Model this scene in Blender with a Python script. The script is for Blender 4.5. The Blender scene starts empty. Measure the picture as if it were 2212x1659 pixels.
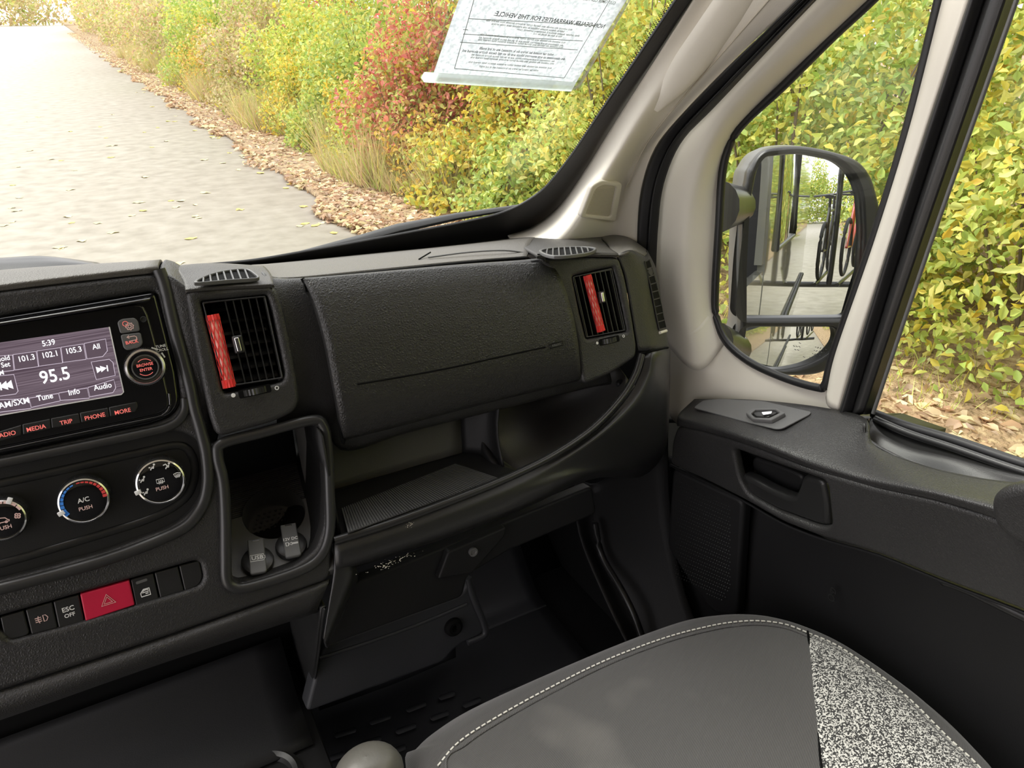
import bpy, bmesh, math, random
import numpy as np
from mathutils import Vector, Matrix
from mathutils.geometry import tessellate_polygon
random.seed(7); rng = np.random.default_rng(7)
PI = math.pi
S = bpy.context.scene; COL = S.collection

# ---------------------------------------------------------------- camera
FPX = 1600.0; TH = math.radians(26.57); PS = math.radians(29.3); CX, CY = 1106.0, 829.5
CAM = Vector((0, 0, 1.15))
Fh = Vector((math.sin(PS), math.cos(PS), 0)); RR = Vector((math.cos(PS), -math.sin(PS), 0)); ZZ = Vector((0, 0, 1))
DD = Fh*math.cos(TH) - ZZ*math.sin(TH); UU = Fh*math.sin(TH) + ZZ*math.cos(TH)
cam = bpy.data.cameras.new('camera'); cam_o = bpy.data.objects.new('camera', cam); COL.objects.link(cam_o)
cam.sensor_width = 36; cam.sensor_fit = 'HORIZONTAL'; cam.lens = 36*FPX/2212
cam.clip_start = 0.02; cam.clip_end = 300
cam_o.matrix_world = Matrix((( RR.x, UU.x, -DD.x, CAM.x), (RR.y, UU.y, -DD.y, CAM.y), (RR.z, UU.z, -DD.z, CAM.z), (0, 0, 0, 1)))
S.camera = cam_o
# ---------------------------------------------------------------- light
w = bpy.data.worlds.new('overcast_sky'); S.world = w; w.use_nodes = True
nt = w.node_tree; bg = nt.nodes['Background']
bg.inputs[0].default_value = (1.0, 0.955, 0.975, 1); bg.inputs[1].default_value = 1.3
sun = bpy.data.lights.new('sun', 'SUN'); sun.energy = 2.3; sun.angle = math.radians(35); sun.color = (1, .96, .88)
sun_o = bpy.data.objects.new('sun', sun); COL.objects.link(sun_o)
sun_o.rotation_euler = Vector((-0.35, 0.55, 0.9)).to_track_quat('Z', 'Y').to_euler()
S.view_settings.view_transform = 'Standard'; S.view_settings.look = 'None'
S.view_settings.gamma = 1.0; S.view_settings.use_curve_mapping = False
S.view_settings.exposure = 0.92

# ---------------------------------------------------------------- maths helpers
def ray(px, py): return RR*(px-CX) - UU*(py-CY) + DD*FPX
def at(px, py, x=None, y=None, z=None):
    r = ray(px, py)
    if x is not None: return CAM + r*((x-CAM.x)/r.x)
    if y is not None: return CAM + r*((y-CAM.y)/r.y)
    return CAM + r*((z-CAM.z)/r.z)
class Frame:
    def __init__(s, o, u, v):
        s.o = Vector(o); s.u = Vector(u).normalized(); s.v = Vector(v).normalized(); s.n = s.u.cross(s.v).normalized(); s.v = s.n.cross(s.u)
    def hit(s, px, py, off=0.0):
        r = ray(px, py); return CAM + r*((s.o + s.n*off - CAM).dot(s.n)/r.dot(s.n))
    def uv(s, px, py, off=0.0):
        p = s.hit(px, py, off) - s.o; return Vector((p.dot(s.u), p.dot(s.v)))
    def w(s, a, b, c=0.0): return s.o + s.u*a + s.v*b + s.n*c
    def mat(s, c=0.0):
        o = s.o + s.n*c
        return Matrix(((s.u.x, s.v.x, s.n.x, o.x), (s.u.y, s.v.y, s.n.y, o.y), (s.u.z, s.v.z, s.n.z, o.z), (0, 0, 0, 1)))
def lean(o, deg):
    a = math.radians(deg); return Frame(o, (1, 0, 0), (0, math.sin(a), math.cos(a)))
def crom(pts, n=6, closed=False):
    pts = [Vector(p) for p in pts]; N = len(pts); out = []
    segs = N if closed else N-1
    for i in range(segs):
        p1, p2 = pts[i], pts[(i+1) % N]
        p0 = pts[i-1] if (closed or i > 0) else p1*2-p2
        p3 = pts[(i+2) % N] if (closed or i+2 < N) else p2*2-p1
        for k in range(n):
            t = k/n; t2 = t*t; t3 = t2*t
            out.append(((p1*2) + (p2-p0)*t + (p0*2-p1*5+p2*4-p3)*t2 + (p1*3-p0-p2*3+p3)*t3)*0.5)
    if not closed: out.append(pts[-1])
    return out
def resample(pts, m):
    d = [0.0]
    for a, b in zip(pts, pts[1:]): d.append(d[-1]+(b-a).length)
    out = []; j = 0
    for k in range(m):
        t = d[-1]*k/(m-1)
        while j < len(pts)-2 and d[j+1] < t: j += 1
        s = (t-d[j])/max(d[j+1]-d[j], 1e-9); out.append(pts[j].lerp(pts[j+1], min(max(s, 0), 1)))
    return out
def rc(pts, r, n=5):
    """round the corners of a closed 2-D outline; r a number or a list"""
    out = []; N = len(pts)
    for i in range(N):
        a, b, c = pts[i-1], pts[i], pts[(i+1) % N]
        rr = r[i] if isinstance(r, (list, tuple)) else r
        la, lc = (a-b).length, (c-b).length
        q = min(rr, la*.49, lc*.49)
        if q < 1e-6: out.append(b.copy()); continue
        s, e = b+(a-b)/la*q, b+(c-b)/lc*q
        for k in range(n+1):
            t = k/n; out.append(s*(1-t)**2 + b*(2*t*(1-t)) + e*t*t)
    return out

# ---------------------------------------------------------------- object helpers
def tag(o, label=None, cat=None, group=None, kind=None):
    if label: o['label'] = label
    if cat: o['category'] = cat
    if group: o['group'] = group
    if kind: o['kind'] = kind
    return o
def thing(name, loc, label=None, cat=None, group=None, kind=None):
    o = bpy.data.objects.new(name, None); COL.objects.link(o); o.location = loc; o.empty_display_size = .02
    o['_w'] = list(loc)
    return tag(o, label, cat, group, kind)
def wloc(o):
    p = Vector((0, 0, 0))
    while o is not None:
        p += o.location; o = o.parent
    return p
def link(name, me, mat, parent=None, smooth=35, label=None, centre=True):
    """me is in world coordinates"""
    for i, m in enumerate(mat if isinstance(mat, (list, tuple)) else [mat]): me.materials.append(m)
    o = bpy.data.objects.new(name, me); COL.objects.link(o)
    if parent is not None:
        o.parent = parent; off = wloc(parent)
    elif centre and len(me.vertices):
        co = np.empty(len(me.vertices)*3); me.vertices.foreach_get('co', co); co = co.reshape(-1, 3)
        off = Vector(((co[:, 0].min()+co[:, 0].max())/2, (co[:, 1].min()+co[:, 1].max())/2, co[:, 2].min())); o.location = off
    else: off = Vector((0, 0, 0))
    me.transform(Matrix.Translation(-off))
    if smooth is not None:
        me.shade_smooth()
        if smooth < 180: me.set_sharp_from_angle(angle=math.radians(smooth))
    if label: o['label'] = label
    return o
def from_bm(name, bm, mat, parent=None, smooth=35, label=None):
    me = bpy.data.meshes.new(name); bmesh.ops.recalc_face_normals(bm, faces=bm.faces); bm.to_mesh(me); bm.free()
    return link(name, me, mat, parent, smooth, label)
def curve_mesh(cu, M):
    ob = bpy.data.objects.new('tmp', cu); COL.objects.link(ob)
    dg = bpy.context.evaluated_depsgraph_get(); dg.update()
    me = bpy.data.meshes.new_from_object(ob.evaluated_get(dg)); me.transform(M)
    bpy.data.objects.remove(ob); bpy.data.curves.remove(cu)
    me.materials.clear()
    return me
def plate_uv(name, fr, outer, holes, depth, bevel, mat, parent=None, off=0.0, label=None, bres=3, smooth=40):
    """flat panel (outline and holes in plane coordinates) whose front sits at off, rounded edges"""
    cu = bpy.data.curves.new(name, 'CURVE'); cu.dimensions = '2D'; cu.fill_mode = 'BOTH'
    b = min(bevel, depth*.49); cu.extrude = depth/2-b; cu.bevel_depth = b; cu.bevel_resolution = bres; cu.offset = -b
    def area(p): return sum(p[i-1].x*p[i].y-p[i].x*p[i-1].y for i in range(len(p)))
    for k, pts in enumerate([outer]+list(holes)):
        if (area(pts) > 0) == (k > 0): pts = pts[::-1]
        if k == 0: pts = pts[::-1] if area(pts) < 0 else pts
        sp = cu.splines.new('POLY'); sp.points.add(len(pts)-1); sp.use_cyclic_u = True
        for i, p in enumerate(pts): sp.points[i].co = (p.x, p.y, 0, 1)
    me = curve_mesh(cu, fr.mat(off-depth/2))
    return link(name, me, mat, parent, smooth, label)
def plate(name, fr, outer, holes, depth, bevel, mat, parent=None, off=0.0, r=0.003, label=None, hr=None, sm=False, bres=3):
    f = lambda L, q: rc([fr.uv(*p, off) for p in L], q) if not sm else crom([fr.uv(*p, off) for p in L], 5, True)
    return plate_uv(name, fr, f(outer, r), [f(h, hr if hr is not None else r) for h in holes], depth, bevel, mat, parent, off, label, bres)
def loft_mesh(name, rows, nu=24, nv=5, cyc=False):
    rows = [resample(crom(r, 6, False), nu) for r in rows]
    cols = [crom([r[i] for r in rows], nv, False) for i in range(nu)]
    m = len(cols[0]); V = [cols[i][j] for j in range(m) for i in range(nu)]
    F = [(j*nu+i, j*nu+i+1, (j+1)*nu+i+1, (j+1)*nu+i) for j in range(m-1) for i in range(nu-1)]
    me = bpy.data.meshes.new(name); me.from_pydata(V, [], F); me.update(); return me
def loft(name, rows, mat, parent=None, nu=24, nv=5, thick=0.004, label=None, smooth=60, away=True):
    me = loft_mesh(name, rows, nu, nv)
    # orient towards the camera side
    c = Vector((0, 0, 0)); 
    for v in me.vertices: c += v.co
    c /= len(me.vertices)
    s = sum((p.normal.dot(CAM-p.center)) for p in me.polygons)
    if s < 0: me.flip_normals()
    o = link(name, me, mat, parent, smooth, label)
    if thick:
        m = o.modifiers.new('solid', 'SOLIDIFY'); m.thickness = thick; m.offset = -1
    return o
def sweep(name, path, rad, mat, parent=None, n=10, label=None, flat=1.0, up=None, closed=False, smooth=60, caps=True):
    P = [Vector(p) for p in path]; N = len(P); bm = bmesh.new(); rings = []
    for i, p in enumerate(P):
        t = (P[(i+1) % N]-P[i-1]) if closed else (P[min(i+1, N-1)]-P[max(i-1, 0)])
        t.normalize(); ref = up if up is not None else (Vector((0, 0, 1)) if abs(t.z) < .9 else Vector((1, 0, 0)))
        a = t.cross(ref).normalized(); b = a.cross(t).normalized()
        r = rad[i] if isinstance(rad, (list, tuple)) else rad
        rings.append([bm.verts.new(p + a*(math.cos(2*PI*k/n)*r) + b*(math.sin(2*PI*k/n)*r*flat)) for k in range(n)])
    for i in range(N if closed else N-1):
        A, B = rings[i], rings[(i+1) % N]
        for k in range(n): bm.faces.new((A[k], A[(k+1) % n], B[(k+1) % n], B[k]))
    if not closed and caps: bm.faces.new(rings[0][::-1]); bm.faces.new(rings[-1])
    return from_bm(name, bm, mat, parent, smooth, label)
def lathe(name, fr, c, prof, mat, parent=None, n=48, off=0.0, label=None, smooth=40, sy=1.0):
    """profile [(r, h)] turned about the plane normal at plane coordinates c; h along the normal"""
    bm = bmesh.new(); rings = []
    for r, h in prof:
        if r < 1e-6: rings.append([bm.verts.new(fr.w(c[0], c[1], off+h))])
        else: rings.append([bm.verts.new(fr.w(c[0]+r*math.cos(2*PI*k/n), c[1]+sy*r*math.sin(2*PI*k/n), off+h)) for k in range(n)])
    for A, B in zip(rings, rings[1:]):
        for k in range(n):
            k2 = (k+1) % n
            if len(A) == 1 and len(B) == 1: continue
            if len(A) == 1: bm.faces.new((A[0], B[k], B[k2]))
            elif len(B) == 1: bm.faces.new((A[k], A[k2], B[0]))
            else: bm.faces.new((A[k], A[k2], B[k2], B[k]))
    return from_bm(name, bm, mat, parent, smooth, label)
def text(name, fr, s, c, h, mat, parent, off=0.0, thick=0.0003, align='CENTER', rot=0.0, sx=1.0, label=None, mirror=False, shear=0.0):
    cu = bpy.data.curves.new(name, 'FONT'); cu.body = s; cu.size = h/0.72; cu.align_x = align; cu.align_y = 'CENTER'; cu.extrude = thick/2; cu.resolution_u = 3; cu.offset = h*.018; cu.shear = shear
    if isinstance(s, str) and sx != 1: pass
    M = fr.mat(off+thick/2) @ Matrix.Translation((c[0], c[1], 0)) @ Matrix.Rotation(rot, 4, 'Z') @ Matrix.Diagonal((-sx if mirror else sx, 1, 1, 1))
    me = curve_mesh(cu, M)
    return link(name, me, mat, parent, None, label)
def strokes(name, fr, c, lines, wd, mat, parent, off=0.0, th=0.0003, sc=0.001, label=None, rot=0.0):
    """flat printed symbol: polylines in mm about c"""
    bm = bmesh.new(); cr, sr = math.cos(rot), math.sin(rot)
    for L in lines:
        closed = L[0] == L[-1] and len(L) > 2
        P = [Vector((c[0]+(x*cr-y*sr)*sc, c[1]+(x*sr+y*cr)*sc)) for x, y in (L[:-1] if closed else L)]
        N = len(P)
        def nrm(i):
            a = P[(i+1) % N]-P[i-1] if closed else P[min(i+1, N-1)]-P[max(i-1, 0)]
            a.normalize(); return Vector((-a.y, a.x))*wd/2
        vs = []
        for i, p in enumerate(P):
            q = nrm(i); vs.append([bm.verts.new(fr.w(p.x+s*q.x, p.y+s*q.y, off+hh)) for s, hh in ((1, 0), (1, th), (-1, th), (-1, 0))])
        for i in range(N if closed else N-1):
            A, B = vs[i], vs[(i+1) % N]
            for k in range(3): bm.faces.new((A[k], A[k+1], B[k+1], B[k]))
    return from_bm(name, bm, mat, parent, None, label)
def boxbm(bm, M, sx, sy, sz):
    vs = [bm.verts.new(M @ Vector((x*sx/2, y*sy/2, z*sz/2))) for x in (-1, 1) for y in (-1, 1) for z in (-1, 1)]
    for f in ((0, 1, 3, 2), (4, 6, 7, 5), (0, 4, 5, 1), (2, 3, 7, 6), (0, 2, 6, 4), (1, 5, 7, 3)): bm.faces.new([vs[i] for i in f])
def rbox(name, M, sx, sy, sz, bev, mat, parent, label=None):
    bm = bmesh.new(); boxbm(bm, M, sx, sy, sz)
    if bev: bmesh.ops.bevel(bm, geom=bm.edges[:], offset=bev, segments=2, affect='EDGES', profile=.6)
    return from_bm(name, bm, mat, parent, 40, label)
from mathutils.bvhtree import BVHTree
def bvh(o):
    me = o.data; off = wloc(o); return BVHTree.FromPolygons([v.co+off for v in me.vertices], [tuple(p.vertices) for p in me.polygons])
def on(tree, px, py, lift=0.0):
    r = ray(px, py).normalized(); h = tree.ray_cast(CAM, r)
    n = h[1] if h[1].dot(r) < 0 else -h[1]
    return h[0]+n*lift
def dup(root, loc=None, label=None, group=None):
    r = root.copy(); COL.objects.link(r)
    if loc is not None: r.location = loc
    if label: r['label'] = label
    if group: r['group'] = group
    for ch in list(root.children):
        c = ch.copy(); COL.objects.link(c); c.parent = r
        for g in list(ch.children):
            d = g.copy(); COL.objects.link(d); d.parent = c
    return r

# ---------------------------------------------------------------- materials
def new_mat(name):
    m = bpy.data.materials.new(name); m.use_nodes = True
    return m, m.node_tree, m.node_tree.nodes['Principled BSDF']
def mat(name, col, rough=.5, metal=0.0, bump=None, spec=.5, var=0.0, coat=0.0, emis=None, kind='noise', sheen=0.0):
    m, t, b = new_mat(name); N = t.nodes; L = t.links
    b.inputs['Base Color'].default_value = (*col, 1); b.inputs['Roughness'].default_value = rough
    b.inputs['Metallic'].default_value = metal; b.inputs['Specular IOR Level'].default_value = spec
    b.inputs['Coat Weight'].default_value = coat; b.inputs['Coat Roughness'].default_value = .03
    if emis: b.inputs['Emission Color'].default_value = (*emis[:3], 1); b.inputs['Emission Strength'].default_value = emis[3]
    tc = N.new('ShaderNodeTexCoord')
    if var:
        nz = N.new('ShaderNodeTexNoise'); nz.inputs['Scale'].default_value = 9; nz.inputs['Detail'].default_value = 6
        L.new(tc.outputs['Object'], nz.inputs['Vector'])
        mx = N.new('ShaderNodeMix'); mx.data_type = 'RGBA'
        mx.inputs[6].default_value = (*[c*(1-var) for c in col], 1); mx.inputs[7].default_value = (*[min(1, c*(1+var)) for c in col], 1)
        L.new(nz.outputs['Fac'], mx.inputs[0]); L.new(mx.outputs[2], b.inputs['Base Color'])
        mr = N.new('ShaderNodeMapRange'); mr.inputs['To Min'].default_value = rough-.06; mr.inputs['To Max'].default_value = rough+.08
        L.new(nz.outputs['Fac'], mr.inputs['Value']); L.new(mr.outputs['Result'], b.inputs['Roughness'])
    if bump:
        sc, st, dist = bump
        if kind == 'leather':
            tx = N.new('ShaderNodeTexVoronoi'); tx.feature = 'DISTANCE_TO_EDGE'; tx.inputs['Scale'].default_value = sc
            nz2 = N.new('ShaderNodeTexNoise'); nz2.inputs['Scale'].default_value = sc*.6
            L.new(tc.outputs['Object'], nz2.inputs['Vector'])
            ad = N.new('ShaderNodeVectorMath'); ad.operation = 'MULTIPLY_ADD'
            ad.inputs[1].default_value = (1.6/sc,)*3; L.new(nz2.outputs['Color'], ad.inputs[0]); L.new(tc.outputs['Object'], ad.inputs[2]); L.new(ad.outputs[0], tx.inputs['Vector'])
            out = tx.outputs['Distance']
        else:
            tx = N.new('ShaderNodeTexNoise'); tx.inputs['Scale'].default_value = sc; tx.inputs['Detail'].default_value = 3
            L.new(tc.outputs['Object'], tx.inputs['Vector']); out = tx.outputs['Fac']
        bp = N.new('ShaderNodeBump'); bp.inputs['Strength'].default_value = st; bp.inputs['Distance'].default_value = dist
        L.new(out, bp.inputs['Height']); L.new(bp.outputs['Normal'], b.inputs['Normal'])
    return m
M = {}
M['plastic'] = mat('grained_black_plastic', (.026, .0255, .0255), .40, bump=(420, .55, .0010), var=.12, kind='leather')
M['plastic_lit_top'] = mat('black_plastic_lit_top', (.105, .098, .088), .5, bump=(420, .5, .0010), var=.1, kind='leather')  # same black plastic as the face, colour raised to paint light on top
M['plastic_lit_cap'] = mat('black_plastic_lit_cap', (.055, .052, .049), .45, bump=(420, .5, .0010), var=.12, kind='leather')  # face plastic again, lightened in colour where the pod caps catch light
M['lid'] = mat('leather_grain_lid', (.024, .0235, .0235), .36, bump=(330, .7, .0012), var=.12, kind='leather')
M['smooth'] = mat('smooth_black_plastic', (.020, .020, .020), .30, bump=(900, .25, .0004), var=.1)
M['dark'] = mat('deep_black_plastic', (.012, .012, .0125), .5, spec=.3, bump=(700, .3, .0005), var=.1)
M['satin'] = mat('satin_grey_plastic', (.11, .11, .11), .42, bump=(900, .25, .0004), var=.08)
M['gloss'] = mat('piano_black', (.004, .004, .005), .06, coat=1.0, spec=.6)
M['chrome'] = mat('satin_chrome', (.75, .75, .76), .16, metal=1)
M['white'] = mat('white_print', (.8, .8, .8), .5)
M['redprint'] = mat('red_backlit_print', (.75, .16, .14), .5, emis=(.9, .2, .17, .28))
M['pink'] = mat('pale_pink_print', (.8, .55, .52), .5)
M['blue'] = mat('blue_print', (.05, .25, .8), .5)
M['red2'] = mat('red_print', (.7, .06, .06), .5)
M['hazard'] = mat('red_switch', (.52, .012, .05), .4, bump=(900, .2, .0004))
M['beige'] = mat('beige_trim', (.80, .755, .665), .55, bump=(800, .25, .0004), var=.03)
M['beige2'] = mat('beige_painted_metal', (.70, .665, .585), .42, var=.03)
M['rubber'] = mat('black_rubber_seal', (.012, .012, .013), .42, bump=(300, .2, .0006), var=.2)
M['rubmat'] = mat('ribbed_rubber', (.065, .065, .065), .6, bump=(600, .3, .0005), var=.1)
M['vinyl'] = mat('floor_vinyl', (.028, .029, .032), .50, bump=(500, .3, .0005), var=.2)
M['paint'] = mat('grey_van_paint', (.20, .20, .18), .18, coat=1.0, spec=.5)
M['tyre'] = mat('tyre_rubber', (.02, .02, .02), .7)
M['redp'] = mat('red_bike_paint', (.4, .03, .02), .3, coat=1)
M['mesh_red'] = mat('red_mesh_net', (.80, .035, .03), .5)
M['red_tube'] = mat('red_gel_tube', (.95, .38, .30), .25, coat=.6)
M['shelfg'] = mat('shelf_grey_plastic', (.06, .057, .054), .5, bump=(500, .3, .0005), var=.1)
M['lever'] = mat('greyish_green_plastic', (.13, .125, .11), .4, bump=(400, .3, .0005))
M['mirror'] = mat('mirror_silver', (.86, .88, .88), .0, metal=1)
M['tweeter'] = mat('tweeter_mesh', (.62, .57, .47), .5)
M['hole'] = mat('unlit_cavity', (.004, .004, .004), .8, spec=.12)
def glass_mat(name, tint=(.97, .99, .98), refl=.08):
    m, t, b = new_mat(name); N = t.nodes; L = t.links; N.remove(b)
    tr = N.new('ShaderNodeBsdfTransparent'); tr.inputs[0].default_value = (*tint, 1)
    gl = N.new('ShaderNodeBsdfGlossy'); gl.inputs['Roughness'].default_value = .0
    ge = N.new('ShaderNodeNewGeometry'); dt = N.new('ShaderNodeVectorMath'); dt.operation = 'DOT_PRODUCT'
    L.new(ge.outputs['Incoming'], dt.inputs[0]); L.new(ge.outputs['Normal'], dt.inputs[1])
    ab = N.new('ShaderNodeMath'); ab.operation = 'ABSOLUTE'; L.new(dt.outputs['Value'], ab.inputs[0])
    om = N.new('ShaderNodeMath'); om.operation = 'SUBTRACT'; om.inputs[0].default_value = 1; L.new(ab.outputs[0], om.inputs[1])
    pw = N.new('ShaderNodeMath'); pw.operation = 'POWER'; pw.inputs[1].default_value = 5; L.new(om.outputs[0], pw.inputs[0])
    mu = N.new('ShaderNodeMath'); mu.operation = 'MULTIPLY_ADD'; mu.inputs[1].default_value = .9; mu.inputs[2].default_value = refl*.25; L.new(pw.outputs[0], mu.inputs[0])
    mx = N.new('ShaderNodeMixShader'); L.new(mu.outputs[0], mx.inputs[0])
    L.new(tr.outputs[0], mx.inputs[1]); L.new(gl.outputs[0], mx.inputs[2]); L.new(mx.outputs[0], N['Material Output'].inputs[0]); return m
M['glass'] = glass_mat('windscreen_glass')
M['film'] = glass_mat('clear_film', (.93, .98, .95), .04)
def tape_mat():
    m, t, b = new_mat('clear_tape'); N = t.nodes; L = t.links
    b.inputs['Base Color'].default_value = (.8, .84, .82, 1); b.inputs['Roughness'].default_value = .2
    tl = N.new('ShaderNodeBsdfTranslucent'); tl.inputs[0].default_value = (.93, .97, .95, 1); m1 = N.new('ShaderNodeMixShader'); m1.inputs[0].default_value = .75
    L.new(b.outputs[0], m1.inputs[1]); L.new(tl.outputs[0], m1.inputs[2])
    tr = N.new('ShaderNodeBsdfTransparent'); nz = N.new('ShaderNodeTexNoise'); nz.inputs['Scale'].default_value = 60; tc = N.new('ShaderNodeTexCoord'); L.new(tc.outputs['Object'], nz.inputs[0])
    mr = N.new('ShaderNodeMapRange'); mr.inputs['From Min'].default_value = .4; mr.inputs['From Max'].default_value = .7; mr.inputs['To Min'].default_value = .55; mr.inputs['To Max'].default_value = .85
    L.new(nz.outputs['Fac'], mr.inputs['Value']); mx = N.new('ShaderNodeMixShader'); L.new(mr.outputs[0], mx.inputs[0]); L.new(tr.outputs[0], mx.inputs[1]); L.new(m1.outputs[0], mx.inputs[2])
    L.new(mx.outputs[0], N['Material Output'].inputs[0]); return m
M['tape'] = tape_mat()
def paper_mat():
    m, t, b = new_mat('thin_paper'); N = t.nodes; L = t.links
    nz = N.new('ShaderNodeTexNoise'); nz.inputs['Scale'].default_value = 260; nz.inputs['Detail'].default_value = 3; tc = N.new('ShaderNodeTexCoord'); L.new(tc.outputs['Object'], nz.inputs[0])
    cr = N.new('ShaderNodeValToRGB'); cr.color_ramp.elements[0].position = .35; cr.color_ramp.elements[1].position = .62
    cr.color_ramp.elements[0].color = (.76, .75, .80, 1); cr.color_ramp.elements[1].color = (.98, .96, 1.0, 1)
    L.new(nz.outputs['Fac'], cr.inputs[0]); L.new(cr.outputs[0], b.inputs['Base Color']); b.inputs['Roughness'].default_value = .8
    tl = N.new('ShaderNodeBsdfTranslucent'); L.new(cr.outputs[0], tl.inputs[0])
    mx = N.new('ShaderNodeMixShader'); mx.inputs[0].default_value = .66
    L.new(b.outputs[0], mx.inputs[1]); L.new(tl.outputs[0], mx.inputs[2]); L.new(mx.outputs[0], N['Material Output'].inputs[0]); return m
M['paper'] = paper_mat()
def leaf_mat():
    m, t, b = new_mat('leaves'); N = t.nodes; L = t.links
    at_ = N.new('ShaderNodeAttribute'); at_.attribute_name = 'col'
    L.new(at_.outputs['Color'], b.inputs['Base Color']); b.inputs['Roughness'].default_value = .5
    tl = N.new('ShaderNodeBsdfTranslucent'); L.new(at_.outputs['Color'], tl.inputs[0])
    mx = N.new('ShaderNodeMixShader'); mx.inputs[0].default_value = .4
    L.new(b.outputs[0], mx.inputs[1]); L.new(tl.outputs[0], mx.inputs[2]); L.new(mx.outputs[0], N['Material Output'].inputs[0]); return m
M['leaf'] = leaf_mat()
M['dryleaf'] = mat('pale_dry_leaf', (.62, .52, .27), .7, var=.3)
M['dryleaf2'] = mat('yellow_dry_leaf', (.68, .52, .12), .7, var=.3)
M['bark'] = mat('grey_brown_bark', (.16, .12, .08), .8, var=.4)
def ramp_mat(name, stops, scale, rough=.85, detail=8, bump=None, scale2=None):
    m, t, b = new_mat(name); N = t.nodes; L = t.links; tc = N.new('ShaderNodeTexCoord')
    nz = N.new('ShaderNodeTexNoise'); nz.inputs['Scale'].default_value = scale; nz.inputs['Detail'].default_value = detail; L.new(tc.outputs['Object'], nz.inputs[0])
    cr = N.new('ShaderNodeValToRGB')
    while len(cr.color_ramp.elements) < len(stops): cr.color_ramp.elements.new(.5)
    for e, (p, c) in zip(cr.color_ramp.elements, stops): e.position = p; e.color = (*c, 1)
    L.new(nz.outputs['Fac'], cr.inputs[0]); L.new(cr.outputs[0], b.inputs['Base Color']); b.inputs['Roughness'].default_value = rough
    if bump:
        n2 = N.new('ShaderNodeTexNoise'); n2.inputs['Scale'].default_value = bump[0]; L.new(tc.outputs['Object'], n2.inputs[0])
        bp = N.new('ShaderNodeBump'); bp.inputs['Strength'].default_value = bump[1]; bp.inputs['Distance'].default_value = bump[2]
        L.new(n2.outputs['Fac'], bp.inputs['Height']); L.new(bp.outputs[0], b.inputs['Normal'])
    return m
M['road'] = ramp_mat('worn_concrete', [(.3, (.47, .43, .375)), (.5, (.55, .51, .45)), (.7, (.62, .58, .52))], 5.5, detail=12, bump=(140, .25, .003))
M['road'].node_tree.nodes['Principled BSDF'].inputs['Specular IOR Level'].default_value = .15
M['soil'] = ramp_mat('leafy_soil', [(.3, (.12, .08, .04)), (.5, (.30, .20, .11)), (.7, (.46, .36, .2))], 14, bump=(40, .8, .03))
M['under'] = ramp_mat('shaded_undergrowth', [(.3, (.06, .09, .02)), (.55, (.16, .2, .04)), (.75, (.3, .3, .06))], 6)
def fabric_mat(name, a, b_, kind):
    m, t, b = new_mat(name); N = t.nodes; L = t.links; tc = N.new('ShaderNodeTexCoord')
    b.inputs['Roughness'].default_value = .9; b.inputs['Specular IOR Level'].default_value = .2
    b.inputs['Sheen Weight'].default_value = .35; b.inputs['Sheen Roughness'].default_value = .5
    cr = N.new('ShaderNodeValToRGB')
    if kind == 'twill':
        wv = N.new('ShaderNodeTexWave'); wv.inputs['Scale'].default_value = 210; wv.inputs['Distortion'].default_value = .5; wv.inputs['Detail'].default_value = 1
        mp = N.new('ShaderNodeMapping'); mp.inputs['Rotation'].default_value = (0, 0, math.radians(60)); L.new(tc.outputs['Object'], mp.inputs[0]); L.new(mp.outputs[0], wv.inputs[0])
        out = wv.outputs['Fac']; cr.color_ramp.elements[0].position = .2; cr.color_ramp.elements[1].position = .8
        # soft worn stains
        nz = N.new('ShaderNodeTexNoise'); nz.inputs['Scale'].default_value = 9; L.new(tc.outputs['Object'], nz.inputs[0])
        r2 = N.new('ShaderNodeValToRGB'); r2.color_ramp.elements[0].position = .6; r2.color_ramp.elements[1].position = .78
        L.new(nz.outputs['Fac'], r2.inputs[0])
        mx = N.new('ShaderNodeMix'); mx.data_type = 'RGBA'; mx.blend_type = 'MIX'; L.new(cr.outputs[0], mx.inputs[6]); mx.inputs[7].default_value = (.20, .19, .175, 1)
        mm = N.new('ShaderNodeMath'); mm.operation = 'MULTIPLY'; mm.inputs[1].default_value = .5; L.new(r2.outputs[0], mm.inputs[0]); L.new(mm.outputs[0], mx.inputs[0])
        col = mx.outputs[2]
    else:
        vo = N.new('ShaderNodeTexVoronoi'); vo.inputs['Scale'].default_value = 780; L.new(tc.outputs['Object'], vo.inputs['Vector'])
        sp = N.new('ShaderNodeSeparateColor'); L.new(vo.outputs['Color'], sp.inputs[0])
        out = sp.outputs[0]; cr.color_ramp.elements[0].position = .50; cr.color_ramp.elements[1].position = .68; col = cr.outputs[0]
    cr.color_ramp.elements[0].color = (*a, 1); cr.color_ramp.elements[1].color = (*b_, 1)
    L.new(out, cr.inputs[0]); L.new(col, b.inputs['Base Color'])
    bp = N.new('ShaderNodeBump'); bp.inputs['Strength'].default_value = .4; bp.inputs['Distance'].default_value = .0006
    L.new(out, bp.inputs['Height']); L.new(bp.outputs[0], b.inputs['Normal']); return m
M['twill'] = fabric_mat('charcoal_twill', (.055, .054, .053), (.115, .112, .108), 'twill')
M['band'] = fabric_mat('charcoal_side_fabric', (.072, .070, .069), (.105, .102, .10), 'twill')
M['speck'] = fabric_mat('speckled_grey_fabric', (.035, .035, .035), (.66, .65, .61), 'speck')
M['thread'] = mat('pale_thread', (.75, .73, .66), .7)
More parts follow.
